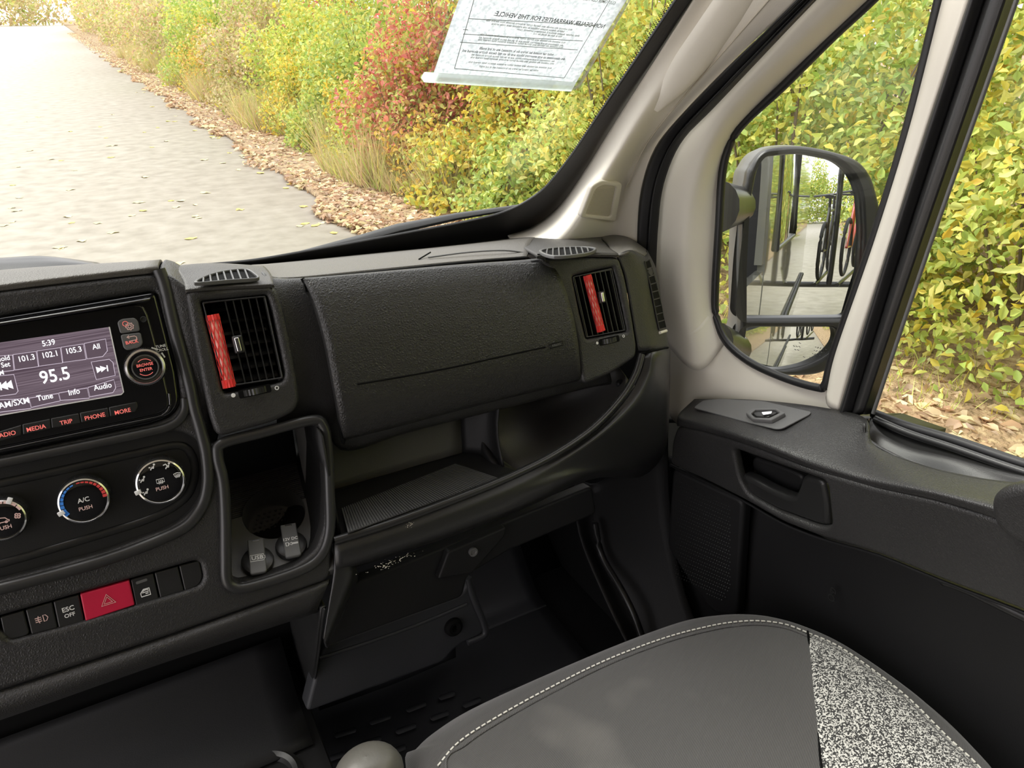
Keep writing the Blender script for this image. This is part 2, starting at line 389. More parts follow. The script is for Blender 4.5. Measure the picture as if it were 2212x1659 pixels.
def screen_mat():
    m, t, b = new_mat('lit_display'); N = t.nodes; L = t.links; tc = N.new('ShaderNodeTexCoord')
    mp = N.new('ShaderNodeMapping'); mp.inputs['Scale'].default_value = (12, 900, 900); L.new(tc.outputs['Object'], mp.inputs[0])
    nz = N.new('ShaderNodeTexNoise'); nz.inputs['Scale'].default_value = 1; L.new(mp.outputs[0], nz.inputs[0])
    cr = N.new('ShaderNodeValToRGB'); cr.color_ramp.elements[0].color = (.040, .026, .036, 1); cr.color_ramp.elements[1].color = (.125, .095, .115, 1)
    cr.color_ramp.elements[0].position = .3; cr.color_ramp.elements[1].position = .75
    L.new(nz.outputs['Fac'], cr.inputs[0]); b.inputs['Base Color'].default_value = (.01, .01, .01, 1); b.inputs['Roughness'].default_value = .25
    L.new(cr.outputs[0], b.inputs['Emission Color']); b.inputs['Emission Strength'].default_value = 1.0; return m
M['screen'] = screen_mat()
M['screen_btn'] = mat('display_button', (.02, .02, .02), .3, emis=(.055, .038, .05, 1))
M['screen_line'] = mat('display_line', (.1, .1, .1), .3, emis=(.35, .3, .36, 1))
M['lit'] = mat('display_white', (.5, .5, .5), .4, emis=(.85, .85, .9, .6))

# ---------------------------------------------------------------- main planes of the cab
FR = lean((0, .68, .75), 20)          # sloping face of the dash
TOPZ = .905                           # dash top
WS = Frame((0, .95, .875), (1, 0, 0), (0, -.64, .77))   # windscreen
WALLX = .80                           # outer skin of the door side

# ================================================================ OUTSIDE GROUND
GZ = -.55
def quad_obj(name, x0, x1, y0, y1, z, mt, nx=1, ny=1, jit=0.0, kind='structure', label=None, thick=.05):
    bm = bmesh.new(); g = [[bm.verts.new((x0+(x1-x0)*i/nx, y0+(y1-y0)*j/ny, z + (random.uniform(-jit, jit) if 0 < i < nx else 0))) for i in range(nx+1)] for j in range(ny+1)]
    for j in range(ny):
        for i in range(nx): bm.faces.new((g[j][i], g[j][i+1], g[j+1][i+1], g[j+1][i]))
    o = from_bm(name, bm, mt, None, 60, label)
    m = o.modifiers.new('solid', 'SOLIDIFY'); m.thickness = thick; m.offset = -1
    o['kind'] = kind; return o
road = quad_obj('road', -14, 2.0, -60, 260, GZ, M['road'], label='pale worn concrete road beside the van')
verge = quad_obj('verge', 2.0, 40, -60, 260, GZ-.005, M['soil'], 28, 120, .03, label='soil verge under fallen leaves')

def leaf_cloud(name, P, size, cols, parent=None, flat=False, label=None, kind='stuff', asp=.62):
    """joined leaf blades: two folded triangles pairs at points P with colours"""
    n = len(P); 
    if flat:
        a = rng.uniform(0, 2*PI, n); nx = rng.normal(0, .28, n); ny = rng.normal(0, .28, n)
        nn = np.stack([nx, ny, np.ones(n)], 1)
    else:
        nn = rng.normal(0, 1, (n, 3)); nn[:, 2] += .5; nn[:, 0] -= .6
    nn /= np.linalg.norm(nn, axis=1)[:, None]
    t = rng.normal(0, 1, (n, 3)); t -= nn*(t*nn).sum(1)[:, None]; t /= np.linalg.norm(t, axis=1)[:, None]
    b = np.cross(nn, t); s = (size*rng.uniform(.6, 1.25, n))[:, None]
    fold = nn*s*.18
    v = [P - t*s*.5, P - t*s*.12 + b*s*asp*.46 + fold, P + t*s*.22 + b*s*asp*.34 + fold, P + t*s*.55 - nn*s*.08, P + t*s*.22 - b*s*asp*.34 + fold, P - t*s*.12 - b*s*asp*.46 + fold]
    vt = np.stack(v, 1).reshape(-1, 3)
    me = bpy.data.meshes.new(name); me.vertices.add(6*n); me.vertices.foreach_set('co', vt.ravel())
    base = (np.arange(n)*6)[:, None]; tri = (base + np.array([[0, 1, 2, 0, 2, 3, 0, 3, 4, 0, 4, 5]])).ravel()
    me.loops.add(12*n); me.loops.foreach_set('vertex_index', tri.astype(np.int32))
    me.polygons.add(4*n); me.polygons.foreach_set('loop_start', (np.arange(4*n)*3).astype(np.int32)); me.polygons.foreach_set('loop_total', np.full(4*n, 3, dtype=np.int32))
    me.update(); ca = me.color_attributes.new('col', 'FLOAT_COLOR', 'POINT')
    c4 = np.ones((6*n, 4)); c4[:, :3] = np.repeat(cols, 6, axis=0); ca.data.foreach_set('color', c4.ravel())
    o = link(name, me, M['leaf'], parent, None, label); 
    if kind: o['kind'] = kind
    return o
PAL = {
 'yellow': [(.72, .60, .10), (.80, .70, .20), (.58, .62, .14), (.44, .54, .12), (.74, .52, .08)],
 'green': [(.44, .56, .14), (.36, .50, .12), (.58, .64, .18), (.50, .60, .24), (.70, .66, .20), (.62, .62, .14)],
 'lime': [(.56, .64, .16), (.66, .70, .22), (.44, .56, .14), (.74, .70, .22), (.72, .62, .12)],
 'red': [(.66, .20, .16), (.74, .32, .26), (.70, .28, .20), (.64, .34, .16), (.70, .50, .20), (.50, .56, .16), (.58, .60, .18)],
 'orange': [(.74, .48, .12), (.76, .60, .14), (.56, .58, .16), (.62, .40, .16)],
 'tan': [(.66, .56, .30), (.56, .50, .24), (.70, .60, .36), (.48, .50, .18), (.60, .42, .26)],
 'litter': [(.52, .35, .22), (.66, .49, .32), (.44, .28, .18), (.74, .60, .40), (.82, .72, .44), (.60, .44, .32)],
}
def cols_of(pal, n, jit=.18):
    a = np.array(PAL[pal]); c = a[rng.integers(0, len(a), n)]; k_ = rng.uniform(0, 1, n) < .10; alt = np.array(PAL['yellow']+PAL['lime']) if pal != 'litter' else a; c = np.where(k_[:, None], alt[rng.integers(0, len(alt), n)], c)*rng.uniform(1-jit, 1+jit, (n, 1)); return np.clip(c**1.08, 0, .9)

def shrub(x, y, rx, ry, h, pal, size, n, label, group=None):
    t = thing('shrub', (x, y, GZ), label, 'shrub', group)
    # leaves near the surface of a lumpy dome, denser outwards, plus inner ones
    d = rng.normal(0, 1, (n, 3)); d /= np.linalg.norm(d, axis=1)[:, None]; d[:, 2] = np.abs(d[:, 2])*1.0
    rad = rng.uniform(.25, 1.0, n)**.35
    lump = 1 + .20*np.sin(d[:, 0]*7+x*3)*np.cos(d[:, 1]*6+y) + .14*np.sin(d[:, 2]*11+y*2) + .08*np.sin(d[:, 1]*19+x)*np.sin(d[:, 2]*17)
    P = np.stack([x + d[:, 0]*rx*rad*lump, y + d[:, 1]*ry*rad*lump, GZ + .03 + d[:, 2]*h*rad*lump], 1)
    # clumping: jitter towards random cluster centres
    k = max(8, n//45); idx = rng.integers(0, n, k); near = idx[rng.integers(0, k, n)]
    mixv = rng.uniform(0, .12, (n, 1)); P = P*(1-mixv)+P[near]*mixv
    leaf_cloud('foliage', P, size, cols_of(pal, n), t)
    bm = bmesh.new()
    for k in range(7):
        a = rng.uniform(0, 2*PI); top = Vector((x+math.cos(a)*rx*.6, y+math.sin(a)*ry*.6, GZ+h*rng.uniform(.6, .9)))
        q = Vector((x+math.cos(a)*rx*.12, y+math.sin(a)*ry*.12, GZ-.01)); r0 = .012
        dirv = (top-q).normalized(); A = dirv.orthogonal().normalized(); B = dirv.cross(A)
        lo = [bm.verts.new(q+(A*math.cos(i*PI/2)+B*math.sin(i*PI/2))*r0) for i in range(4)]; hi = [bm.verts.new(top+(A*math.cos(i*PI/2)+B*math.sin(i*PI/2))*r0*.3) for i in range(4)]
        for i in range(4): bm.faces.new((lo[i], lo[(i+1) % 4], hi[(i+1) % 4], hi[i]))
    o = from_bm('stems', bm, M['bark'], t); o['kind'] = 'stuff'
    return t
# front row: seen through the windscreen, the quarter glass and the door glass
SH = [  # x, y, rx, ry, h, palette, leaf size, count, label
 (4.45, 1.9, 1.25, 1.3, 2.3, 'lime', .075, 5200, 'yellow-green bush outside the door glass at the right edge'),
 (4.15, 3.5, 1.15, 1.2, 2.3, 'green', .07, 5200, 'green bush behind the door mirror'),
 (3.95, 5.0, 1.05, 1.05, 2.1, 'lime', .07, 5000, 'pale green bush beside the windscreen pillar'),
 (4.1, 6.5, 1.15, 1.2, 2.4, 'yellow', .085, 5200, 'yellow-leaved bush low beside the paper sheet'),
 (4.3, 8.3, 1.25, 1.4, 2.6, 'red', .09, 5200, 'red-leaved bush left of the paper sheet'),
 (3.9, 10.6, 1.2, 1.5, 2.3, 'green', .09, 4600, 'green bush left of the red-leaved bush'),
 (3.7, 13.4, 1.1, 1.8, 2.1, 'lime', .1, 4200, 'yellow-green bush along the road, behind the tan grass'),
 (3.6, 17.0, 1.2, 2.3, 2.2, 'tan', .11, 3800, 'tan bush along the road, third from the far end'),
 (3.6, 22.0, 1.3, 3.0, 2.4, 'green', .13, 3200, 'green bush far along the road'),
 (3.8, 29.0, 1.6, 4.5, 3.0, 'tan', .16, 3000, 'tan bush along the road between the far green bush and the thickets'),
 (5.4, 8.6, 1.4, 1.6, 3.6, 'red', .1, 3600, 'tall red bush at the top edge above the mirror glass'),
 (3.35, 8.2, .8, 1.0, 1.7, 'red', .08, 3200, 'low red sapling in front of the red-leaved bush'),
 (3.15, 6.6, .5, .6, .75, 'yellow', .1, 900, 'low yellow plant above the leafy verge'),
 (3.2, 5.6, .5, .6, .7, 'green', .08, 1200, 'low green plant above the wiper end'),
 (3.15, 7.3, .5, .7, .8, 'orange', .08, 900, 'low orange-leaved plant between the yellow plant and the red sapling'),
 (3.2, 9.5, .6, .9, 1.1, 'yellow', .08, 1500, 'yellow-leaved plant at the foot of the red-leaved bush'),
 (2.95, 10.6, .5, .8, .8, 'green', .08, 1300, 'low green weeds between the leafy verge and the yellow-leaved plant'),
 (2.9, 8.8, .4, .7, .6, 'lime', .07, 1000, 'low lime weeds at the verge below the red-leaved bush'),
 (3.1, 12.0, .6, 1.1, 1.2, 'yellow', .08, 1500, 'yellow plant in the tan grass halfway along the road'),
 (3.0, 15.5, .7, 1.6, 1.3, 'tan', .09, 1500, 'tan weeds along the road edge, beyond the halfway yellow plant'),
 (3.1, 20.0, .8, 2.4, 1.5, 'orange', .1, 1400, 'orange-tan weeds far along the road edge'),
 (5.0, 15.0, 1.4, 2.0, 3.8, 'red', .1, 2400, 'reddish tree at the top edge left of the tall red bush'),
 (4.0, 39, 1.7, 6.0, 3.4, 'tan', .17, 2600, 'tan thicket near the top left corner, before the road vanishes'),
 (4.2, 55, 2.0, 11.0, 4.2, 'tan', .24, 3000, 'farthest thicket, where the road vanishes at the top left corner'),
 (4.6, 90, 2.6, 26.0, 6, 'tan', .4, 2600, 'hazy strip of thicket at the very end of the road'),
 (-12, 150, 16, 12.0, 9, 'tan', .8, 2600, 'pale thicket beyond the far end of the road'),
]
for s in SH: shrub(*s[:6], s[6]*.78, int(s[7]*2.4), s[8])
BK = 'bushes in the hedge behind the front row'
for (x, y) in [(6.2, 0.2), (6.3, 2.6), (6.0, 4.8), (6.4, 6.8), (6.6, 9.6), (6.3, 12.8), (5.9, 16.5), (5.8, 21), (6.2, 27), (7, 34), (9.2, 3), (9.4, 7), (9.2, 11.5), (9, 17)]:
    shrub(x, y, 1.7, 1.9, 4.6, ['green', 'lime', 'yellow'][int(y) % 3], .11, 6000, 'dense bush in the hedge behind the front row', BK)
BK2 = 'bushes behind the van seen in the door mirror'
for (x, y) in [(4.4, -1.2), (4.5, -4.0), (4.3, -7.5), (4.4, -12), (4.6, -18), (5, -27), (-5, -14), (-5, -24), (0, -46), (4.4, -38), (-5, -38), (-2.5, -44), (3, -46), (6.5, -46), (3.6, -22)]:
    shrub(x, y, 1.7, 2.6, 5.2, ['green', 'lime'][int(abs(y)) % 2], .19, 6000, 'bush beside the road behind the van', BK2)

# dry grass fringe and low weeds along the verge
def blades(name, pts, hh, pal, label, wdt=.006):
    n = len(pts); a = rng.uniform(0, 2*PI, n); ln = rng.normal(0, .35, (n, 2)); h = hh*rng.uniform(.5, 1.2, n)
    w_ = np.stack([np.cos(a), np.sin(a), np.zeros(n)], 1)*wdt
    top = pts + np.stack([ln[:, 0]*h, ln[:, 1]*h, h], 1)
    vt = np.stack([pts-w_, pts+w_, top], 1).reshape(-1, 3)
    me = bpy.data.meshes.new(name); me.vertices.add(3*n); me.vertices.foreach_set('co', vt.ravel())
    me.loops.add(3*n); me.loops.foreach_set('vertex_index', np.arange(3*n, dtype=np.int32))
    me.polygons.add(n); me.polygons.foreach_set('loop_start', (np.arange(n)*3).astype(np.int32)); me.polygons.foreach_set('loop_total', np.full(n, 3, dtype=np.int32)); me.update()
    ca = me.color_attributes.new('col', 'FLOAT_COLOR', 'POINT'); c4 = np.ones((3*n, 4)); c4[:, :3] = np.repeat(cols_of(pal, n), 3, axis=0); ca.data.foreach_set('color', c4.ravel())
    o = link(name, me, M['leaf'], None, None, None); tag(o, label, 'grass', None, 'stuff'); return o
def verge_x(y): return 2.22 - .008*(y-6)
n = 30000; yy = rng.uniform(0, 1, n)**1.5*32+5.8; xx = verge_x(yy)+.45+np.abs(rng.normal(0, .42, n))+.25*np.sin(yy*1.3)
blades('dry_grass', np.stack([xx, yy, np.full(n, GZ)], 1), .28+.45*np.sin(yy*2.1+np.sin(yy))**4, 'tan', 'tan dry grass fringe between the leafy verge and the bushes', .007)
n = 9000; yy = rng.uniform(.3, 14, n); xx = verge_x(yy)+.9+np.abs(rng.normal(0, .8, n)); k = np.sin(yy*4.1)+np.sin(xx*5.3+yy) > .3
yy, xx = yy[k], xx[k]; blades('green_grass', np.stack([xx, yy, np.full(len(xx), GZ)], 1), .12, 'lime', 'short green grass sprouting through the fallen leaves', .005)
# leaf litter on the verge
n = 52000; u = rng.uniform(0, 1, n); yy = np.where(u < .55, rng.uniform(-1, 9, n), np.where(u < .92, rng.uniform(9, 40, n), rng.uniform(40, 90, n))); wv = .10*np.sin(yy*1.7)+.07*np.sin(yy*4.3)
xx = verge_x(yy) + wv + rng.gamma(1.5, .52, n) - .30
P = np.stack([xx, yy, GZ + rng.uniform(.0, .05, n)], 1)
leaf_cloud('leaf_litter', P, .085, cols_of('litter', n, .3), None, True, 'brown and tan fallen leaves covering the verge', asp=.75); bpy.data.objects['leaf_litter']['category'] = 'leaf litter'
# single leaves lying on the road
def leaf_mesh(seed):
    r = random.Random(seed); k = 9; pts = []
    for i in range(k):
        a = 2*PI*i/k; rad = (.5 if i % 2 == 0 else .34)*r.uniform(.85, 1.15); pts.append((math.cos(a)*rad, math.sin(a)*rad*.8, r.uniform(.02, .22)))
    me = bpy.data.meshes.new('fallen_leaf'); me.from_pydata([(0, 0, .02)]+pts, [], [(0, i+1, (i+1) % k+1) for i in range(k)]); me.update(); return me
lms = [leaf_mesh(i) for i in range(5)]
for i, m in enumerate(lms): m.materials.append(M['dryleaf2'] if i % 3 == 0 else M['dryleaf'])
for i in range(170):
    if i < 60: x = verge_x(8) - abs(random.gauss(0, .35)) - .05; y = random.uniform(4.6, 22)
    else: x = random.uniform(-2.4, 1.9); y = random.uniform(4.0, 8.5)*random.choice([1, 1.3, 2.0])
    o = bpy.data.objects.new('fallen_leaf', lms[i % 5]); COL.objects.link(o)
    o.location = (x, y, GZ+.0); s = random.uniform(.05, .09)*(1.25 if y < 8 else 1.4); o.scale = (s, s, s*.5); o.rotation_euler = (0, 0, random.uniform(0, 6.28))
    tag(o, 'pale yellow fallen leaf lying on the concrete road', 'leaf', 'fallen leaves on the concrete road')
# ================================================================ CAB SHELL
def structure(o): o['kind'] = 'structure'; return o
M['rear_block'] = mat('rear_light_block', (.05, .05, .05), .6)
structure_list = []
# floor of the cab
bm = bmesh.new(); boxbm(bm, Matrix.Translation((-.1, .35, -.03)), 1.9, 2.4, .05); structure(from_bm('floor', bm, M['dark'])) 
# firewall / toe board rising in front
toe = loft('wall_front', [[Vector((-1.0, 1.12, -.01)), Vector((.78, 1.12, -.01))], [Vector((-1.0, 1.24, .10)), Vector((.78, 1.24, .10))], [Vector((-1.0, 1.30, .40)), Vector((.78, 1.30, .40))], [Vector((-1.0, 1.30, .75)), Vector((.78, 1.30, .75))]], M['dark'], None, 8, 4, .02); structure(toe)
# roof over the seats, left side and partition behind, an added wall out of view
def boxes(name, L, mt, parent=None):
    bm = bmesh.new()
    for c, d in L: boxbm(bm, Matrix.Translation(c), *d)
    return from_bm(name, bm, mt, parent)
structure(boxes('ceiling', [((-.14, -.20, 1.62), (1.84, 1.50, .03))], M['beige']))
structure(boxes('wall_left', [((-1.05, 1.02, .32), (.04, .62, .82)), ((-1.05, .02, 1.55), (.04, 1.9, .12)), ((-1.05, -.80, .75), (.04, .30, 1.6)), ((-1.05, .0, -.06), (.04, 1.4, .12))], M['beige']))
structure(boxes('wall_back', [((-.14, -.95, .79), (1.84, .03, 1.64))], M['rear_block']))  # unseen wall, added to stop light from the rear and darken gloss reflections
kp_ = boxes('trim_6', [((.772, 1.08, .33), (.012, .44, .68))], M['dark']); structure(kp_); kp_['label'] = 'black lining of the footwell side'
# ---------------------------------------------------------------- windscreen
win = thing('window_1', WS.w(.1, 0), kind='structure')
glass_edge = [(-200, 590), (300, 585), (540, 566), (760, 527), (1000, 482), (1075, 465), (1120, 448), (1175, 413), (1232, 343), (1300, 240), (1400, 92), (1468, -10), (1600, -210), (1500, -420), (-300, -420)]
band_out = [(-200, 640), (300, 640), (560, 640), (800, 620), (1060, 600), (1150, 560), (1230, 450), (1290, 370), (1350, 265), (1440, 125), (1520, 0), (1680, -230), (1560, -480), (-400, -480)]
plate('frit_border', WS, band_out, [glass_edge], .004, .0012, M['rubber'], win, .006, r=.012, hr=[.002, .002, .03, .03, .03, .03, .03, .03, .03, .03, .03, .02, .02, .02, .02], label='black border of the windscreen')
plate('glass_pane', WS, [(-400, 660), (1260, 660), (1500, 60), (1660, -230), (1560, -480), (-400, -480)], [], .004, .001, M['glass'], win, -.004, r=.01)
# rows of black dots inside the border on the passenger edge
def dots(name, fr, path, rows, step, r0, mt, parent, off, inward, flipside=1):
    bm = bmesh.new(); P = resample([Vector((*fr.uv(*p, off), 0)) for p in path], 400)
    L = sum((b-a).length for a, b in zip(P, P[1:])); m = int(L/step); P = resample(P, m)
    for k in range(rows):
        r = r0*(1-.75*k/rows)
        for i in range(m-1):
            t = (P[i+1]-P[i]).normalized(); nrm = Vector((-t.y, t.x, 0))*flipside
            c = P[i] + t*step*(.5 if k % 2 else 0) + nrm*(inward+k*step*.8)
            vs = [bm.verts.new(fr.w(c.x+r*math.cos(a*PI/3), c.y+r*math.sin(a*PI/3), off)) for a in range(6)]; bm.faces.new(vs)
    o = from_bm(name, bm, mt, parent, None); o['kind'] = 'stuff'; return o
dots('frit_dots', WS, [(1175, 413), (1232, 343), (1300, 240), (1400, 92), (1468, -10)], 5, .0035, .0013, M['rubber'], win, .001, .002, 1)

# paper sheet taped inside the windscreen
sheet = thing('paper_sheet', WS.hit(1130, 100, .012), 'white printed form seen from behind, taped to the windscreen in a clear sleeve', 'paper')
pc = [(1005, -40), (1378, -40), (1240, 186), (934, 166)]
def paper_rows(c, off, bow):
    tl, tr, br, bl = c; rows = []
    for j in range(6):
        t = j/5; row = []
        for i in range(9):
            s = i/8; x = (tl[0]*(1-s)+tr[0]*s)*(1-t)+(bl[0]*(1-s)+br[0]*s)*t; y = (tl[1]*(1-s)+tr[1]*s)*(1-t)+(bl[1]*(1-s)+br[1]*s)*t
            row.append(WS.hit(x, y, off+bow*math.sin(s*PI*2.2+t)*.5))
        rows.append(row)
    return rows
loft('sheet', paper_rows(pc, .012, .0012), M['paper'], sheet, 24, 4, .0003)
loft('sleeve', paper_rows([(985, -40), (1385, -40), (1248, 196), (925, 176)], .0155, .0006), M['film'], sheet, 12, 3, .0003, label='clear plastic sleeve')
M['ink'] = mat('grey_ink', (.40, .40, .43), .8); M['ink2'] = mat('dark_ink', (.14, .14, .17), .8)
def on_paper(s, t):
    tl, tr, br, bl = pc; x = (tl[0]*(1-s)+tr[0]*s)*(1-t)+(bl[0]*(1-s)+br[0]*s)*t; y = (tl[1]*(1-s)+tr[1]*s)*(1-t)+(bl[1]*(1-s)+br[1]*s)*t
    return WS.uv(x, y, .0135)
lines = []
def pl(a, b): lines.append([tuple(on_paper(*a)*1000), tuple(on_paper(*b)*1000)])
for a, b in [((.08, .0), (.13, .9)), ((.13, .9), (.90, .93)), ((.90, .93), (.90, .0)), ((.10, .385), (.90, .42)), ((.09, .50), (.12, .50)), ((.10, .545), (.88, .575)), ((.1, .63), (.88, .66))]: pl(a, b)
strokes('ruled_lines', WS, (0, 0), lines, .0006, M['ink'], sheet, .0135, sc=.001)
O1 = (WS.uv(1010, 60, .0135)-WS.uv(1300, 90, .0135)); rotp = math.atan2(O1.y, O1.x)+PI
def ptxt(s, cs, t, h, m_, sx=1.0): text('printed_line', WS, s, on_paper(cs, t), h, m_, sheet, .0136, .0001, rot=rotp, mirror=True, sx=sx)
ptxt('NON-DEALER WARRANTIES FOR THIS VEHICLE:', .62, .385, .0052, M['ink2'], .9)
ptxt('CUSTOMER COPY/SIGNED', .82, .185, .0035, M['ink'], .9)
import string
def gib(n):
    r = random.Random(n); return ' '.join(''.join(r.choice('aeionrtsldcm') for _ in range(r.randint(2, 8))) for _ in range(n))
for k, (t, n_) in enumerate([(.435, 13), (.462, 11), (.505, 9), (.528, 7), (.57, 13), (.60, 14), (.62, 13), (.70, 12), (.735, 14), (.765, 14), (.79, 13), (.835, 13), (.87, 12)]):
    ptxt(gib(n_)[:int(n_*6)], .50 if n_ > 10 else .64, t, .0026 if k not in (7, 8) else .0032, M['ink2'] if k in (7, 8) else M['ink'], .95)
tp = plate('tape_strip', WS, [(917, 156), (1245, 178), (1234, 198), (916, 178), (910, 168)], [], .0006, .0001, M['tape'], None, .018, r=.001)
tag(tp, 'clear sticky tape strip along the bottom of the paper sheet', 'tape')

# wiper
wp = thing('windscreen_wiper', WS.hit(860, 520, -.02), 'black wiper arm and blade resting low across the windscreen', 'wiper')
sweep('wiper_arm', [WS.hit(500, 577, -.03), WS.hit(640, 551, -.035), WS.hit(780, 517, -.04), WS.hit(860, 494, -.04), WS.hit(985, 468, -.035), WS.hit(1120, 447, -.025)], [.006, .007, .011, .012, .009, .006], M['smooth'], wp, 8, flat=.6)
sweep('blade_rubber', [WS.hit(690, 556, -.02), WS.hit(900, 519, -.02), WS.hit(1130, 466, -.02)], [.004, .006, .005], M['rubber'], wp, 8)
sweep('blade_spine', [WS.hit(560, 571, -.03), WS.hit(750, 541, -.032), WS.hit(960, 497, -.032), WS.hit(1120, 457, -.03)], .0035, M['satin'], wp, 8, label='grey highlit spine')
M['cowl'] = M['dark']
cw = loft('trim_1', [[Vector((x, .962, .855)) for x in (-1.0, -.3, .3, .77)], [Vector((x, 1.02, .82)) for x in (-1.0, -.3, .3, .77)], [Vector((x, 1.14, .78)) for x in (-1.0, -.3, .3, .77)], [Vector((x, 1.32, .73)) for x in (-1.0, -.3, .3, .77)]], M['dark'], None, 10, 4, .01)
structure(cw); cw['label'] = 'black cowl panel outside below the windscreen'

# ---------------------------------------------------------------- windscreen pillar and door seals
pil = thing('trim_2', at(1300, 480, x=.66), kind='structure')
def W(px, py, off=.01): return WS.hit(px, py, off)
rowsP = [
 [W(1096, 508), W(1150, 490), W(1205, 448), W(1262, 370), W(1330, 262), W(1420, 122), W(1500, -2), W(1600, -160)],
 [at(1150, 560, y=.86), at(1220, 510, y=.84), at(1268, 440, y=.82), at(1325, 350, y=.80), at(1395, 235, y=.76), at(1475, 110, y=.72), at(1550, -10, y=.68), at(1640, -160, y=.64)],
 [at(1250, 600, x=.645), at(1310, 520, x=.645), at(1340, 400, x=.65), at(1385, 315, x=.65), at(1440, 240, x=.65), at(1530, 130, x=.65), at(1640, -10, x=.65), at(1760, -160, x=.65)],
 [at(1378, 640, x=.672), at(1378, 520, x=.672), at(1386, 412, x=.674), at(1412, 328, x=.676), at(1464, 256, x=.676), at(1586, 130, x=.676), at(1728, -4, x=.676), at(1880, -160, x=.676)]]
pcov = loft('pillar_cover', rowsP, M['beige'], pil, 60, 8, .004, smooth=180)
# airbag cover outline grooves
gr = [at(1640, 0, x=.650), at(1560, 60, x=.650), at(1500, 130, x=.649), at(1452, 190, x=.648), at(1425, 222, x=.648), at(1378, 222, x=.648)]
seam = [rowsP[2][i].lerp(rowsP[3][i], .35) + Vector((-.003, -.001, .0)) for i in range(2, 8)]
sweep('cover_seam', crom(seam, 6), .0008, M['tweeter'], pil, 6)
# long oval recess in the pillar trim
rec = [rowsP[1][i].lerp(rowsP[2][i], .55) + Vector((-.004, -.002, 0)) for i in range(4, 8)]
sweep('airbag_cover', crom(rec, 8), [.004+.016*math.sin(min(1, k/8)*PI/2) for k in range(25)], M['beige'], pil, 12, flat=.35, up=Vector((.5, .6, .3)))
# tweeter grille
pb_ = bvh(pcov); TF = Frame(on(pb_, 1300, 440, .0005), on(pb_, 1335, 440)-on(pb_, 1268, 440), on(pb_, 1300, 402)-on(pb_, 1300, 472))
plate('tweeter_frame', TF, [(1254, 470), (1280, 402), (1300, 391), (1345, 397), (1330, 480)], [[(1265, 464), (1287, 408), (1304, 400), (1333, 404), (1320, 470)]], .008, .002, M['beige'], pil, .004, r=.006)
plate('tweeter_grille', TF, [(1263, 466), (1286, 406), (1303, 398), (1335, 402), (1322, 472)], [], .003, .0005, M['tweeter'], pil, .001, r=.005, label='fine mesh tweeter grille')
bm = bmesh.new()
a, b, c, d = [TF.uv(*p, .0012) for p in [(1288, 408), (1332, 406), (1318, 468), (1268, 463)]]
for i in range(17):
    for j in range(20):
        s, t = (i+(.5 if j % 2 else 0)+.4)/17.5, (j+.5)/20; p = (a*(1-s)+b*s)*(1-t)+(d*(1-s)+c*s)*t; r = .0004
        bm.faces.new([bm.verts.new(TF.w(p.x+r*math.cos(q*PI/3), p.y+r*math.sin(q*PI/3), .00125)) for q in range(6)])
o = from_bm('perforations', bm, M['hole'], pil, None); o['kind'] = 'stuff'
# body seal (black rubber, two beads)
seal = thing('trim_3', at(1400, 500, x=.68), kind='structure')
pa = [(1376, 700), (1376, 515), (1384, 412), (1411, 326), (1462, 258), (1580, 136), (1722, 4), (1860, -130)]
pb = [(1412, 700), (1418, 560), (1422, 488), (1433, 401), (1471, 309), (1547, 228), (1764, 0), (1900, -130)]
def strip(name, A, B, xa, xb, mt, parent, bulge=.006, thick=.004, label=None, nu=50):
    ra = [at(*p, x=xa) for p in A]; rb = [at(*p, x=xb) for p in B]
    ra = resample(crom(ra, 6), 24); rb = resample(crom(rb, 6), 24)
    mid = [p.lerp(q, .5)+Vector((-bulge, 0, 0)) for p, q in zip(ra, rb)]
    return loft(name, [ra, mid, rb], mt, parent, nu, 5, thick, label, 180)
m1 = [((a[0]*.45+b[0]*.55), (a[1]*.45+b[1]*.55)) for a, b in zip(pa, pb)]
strip('seal_bead', pa, m1, .672, .676, M['rubber'], seal, .008); strip('seal_bead', m1, pb, .676, .684, M['rubber'], seal, .007)

# ================================================================ PASSENGER DOOR
door = thing('door_1', (.72, .45, .35), kind='structure')
# beige frame round the quarter window: rows from the seal to the window opening
o1 = [(1404, 700), (1408, 560), (1412, 488), (1424, 401), (1462, 305), (1540, 220), (1756, -6), (1890, -141)]
o2 = [(1500, 800), (1478, 620), (1480, 500), (1500, 400), (1535, 310), (1600, 215), (1822, -5), (1960, -135)]
o3 = [(1570, 738), (1546, 650), (1552, 488), (1561, 369), (1580, 304), (1614, 256), (1892, -5), (2010, -120)]
def rs(L, x, n=30): return resample(crom([at(*p, x=x) for p in L], 6), n)
loft('door_frame', [rs(o1, .690), rs(o2, .700), rs(o3, .745)], M['beige2'], door, 60, 8, .006, smooth=180)
# lower beige sweep below the quarter window
b1 = [(1404, 700), (1425, 860), (1500, 940), (1650, 935), (1750, 925), (1800, 912)]
b2 = [(1490, 720), (1500, 790), (1560, 850), (1650, 880), (1760, 895), (1812, 895)]
b3 = [(1546, 660), (1569, 738), (1618, 781), (1688, 814), (1764, 838), (1790, 838)]
rx_ = lambda L, xs: resample(crom([at(*p, x=v) for p, v in zip(L, xs)], 6), 30)
loft('door_frame_lower', [rx_(b1, [.690, .70, .722, .732, .742, .745]), rx_(b2, [.700, .708, .724, .735, .742, .744]), rs(b3, .745)], M['beige2'], door, 40, 8, .006, smooth=180)
# beige post behind the quarter window
p1 = [(1783, 860), (1802, 760), (1884, 526), (1960, 282), (2030, 0), (2070, -140)]
p2 = [(1808, 890), (1845, 760), (1922, 521), (1985, 320), (2092, 0), (2140, -140)]
strip('window_post', p1, p2, .742, .725, M['beige2'], door, .006, .01)
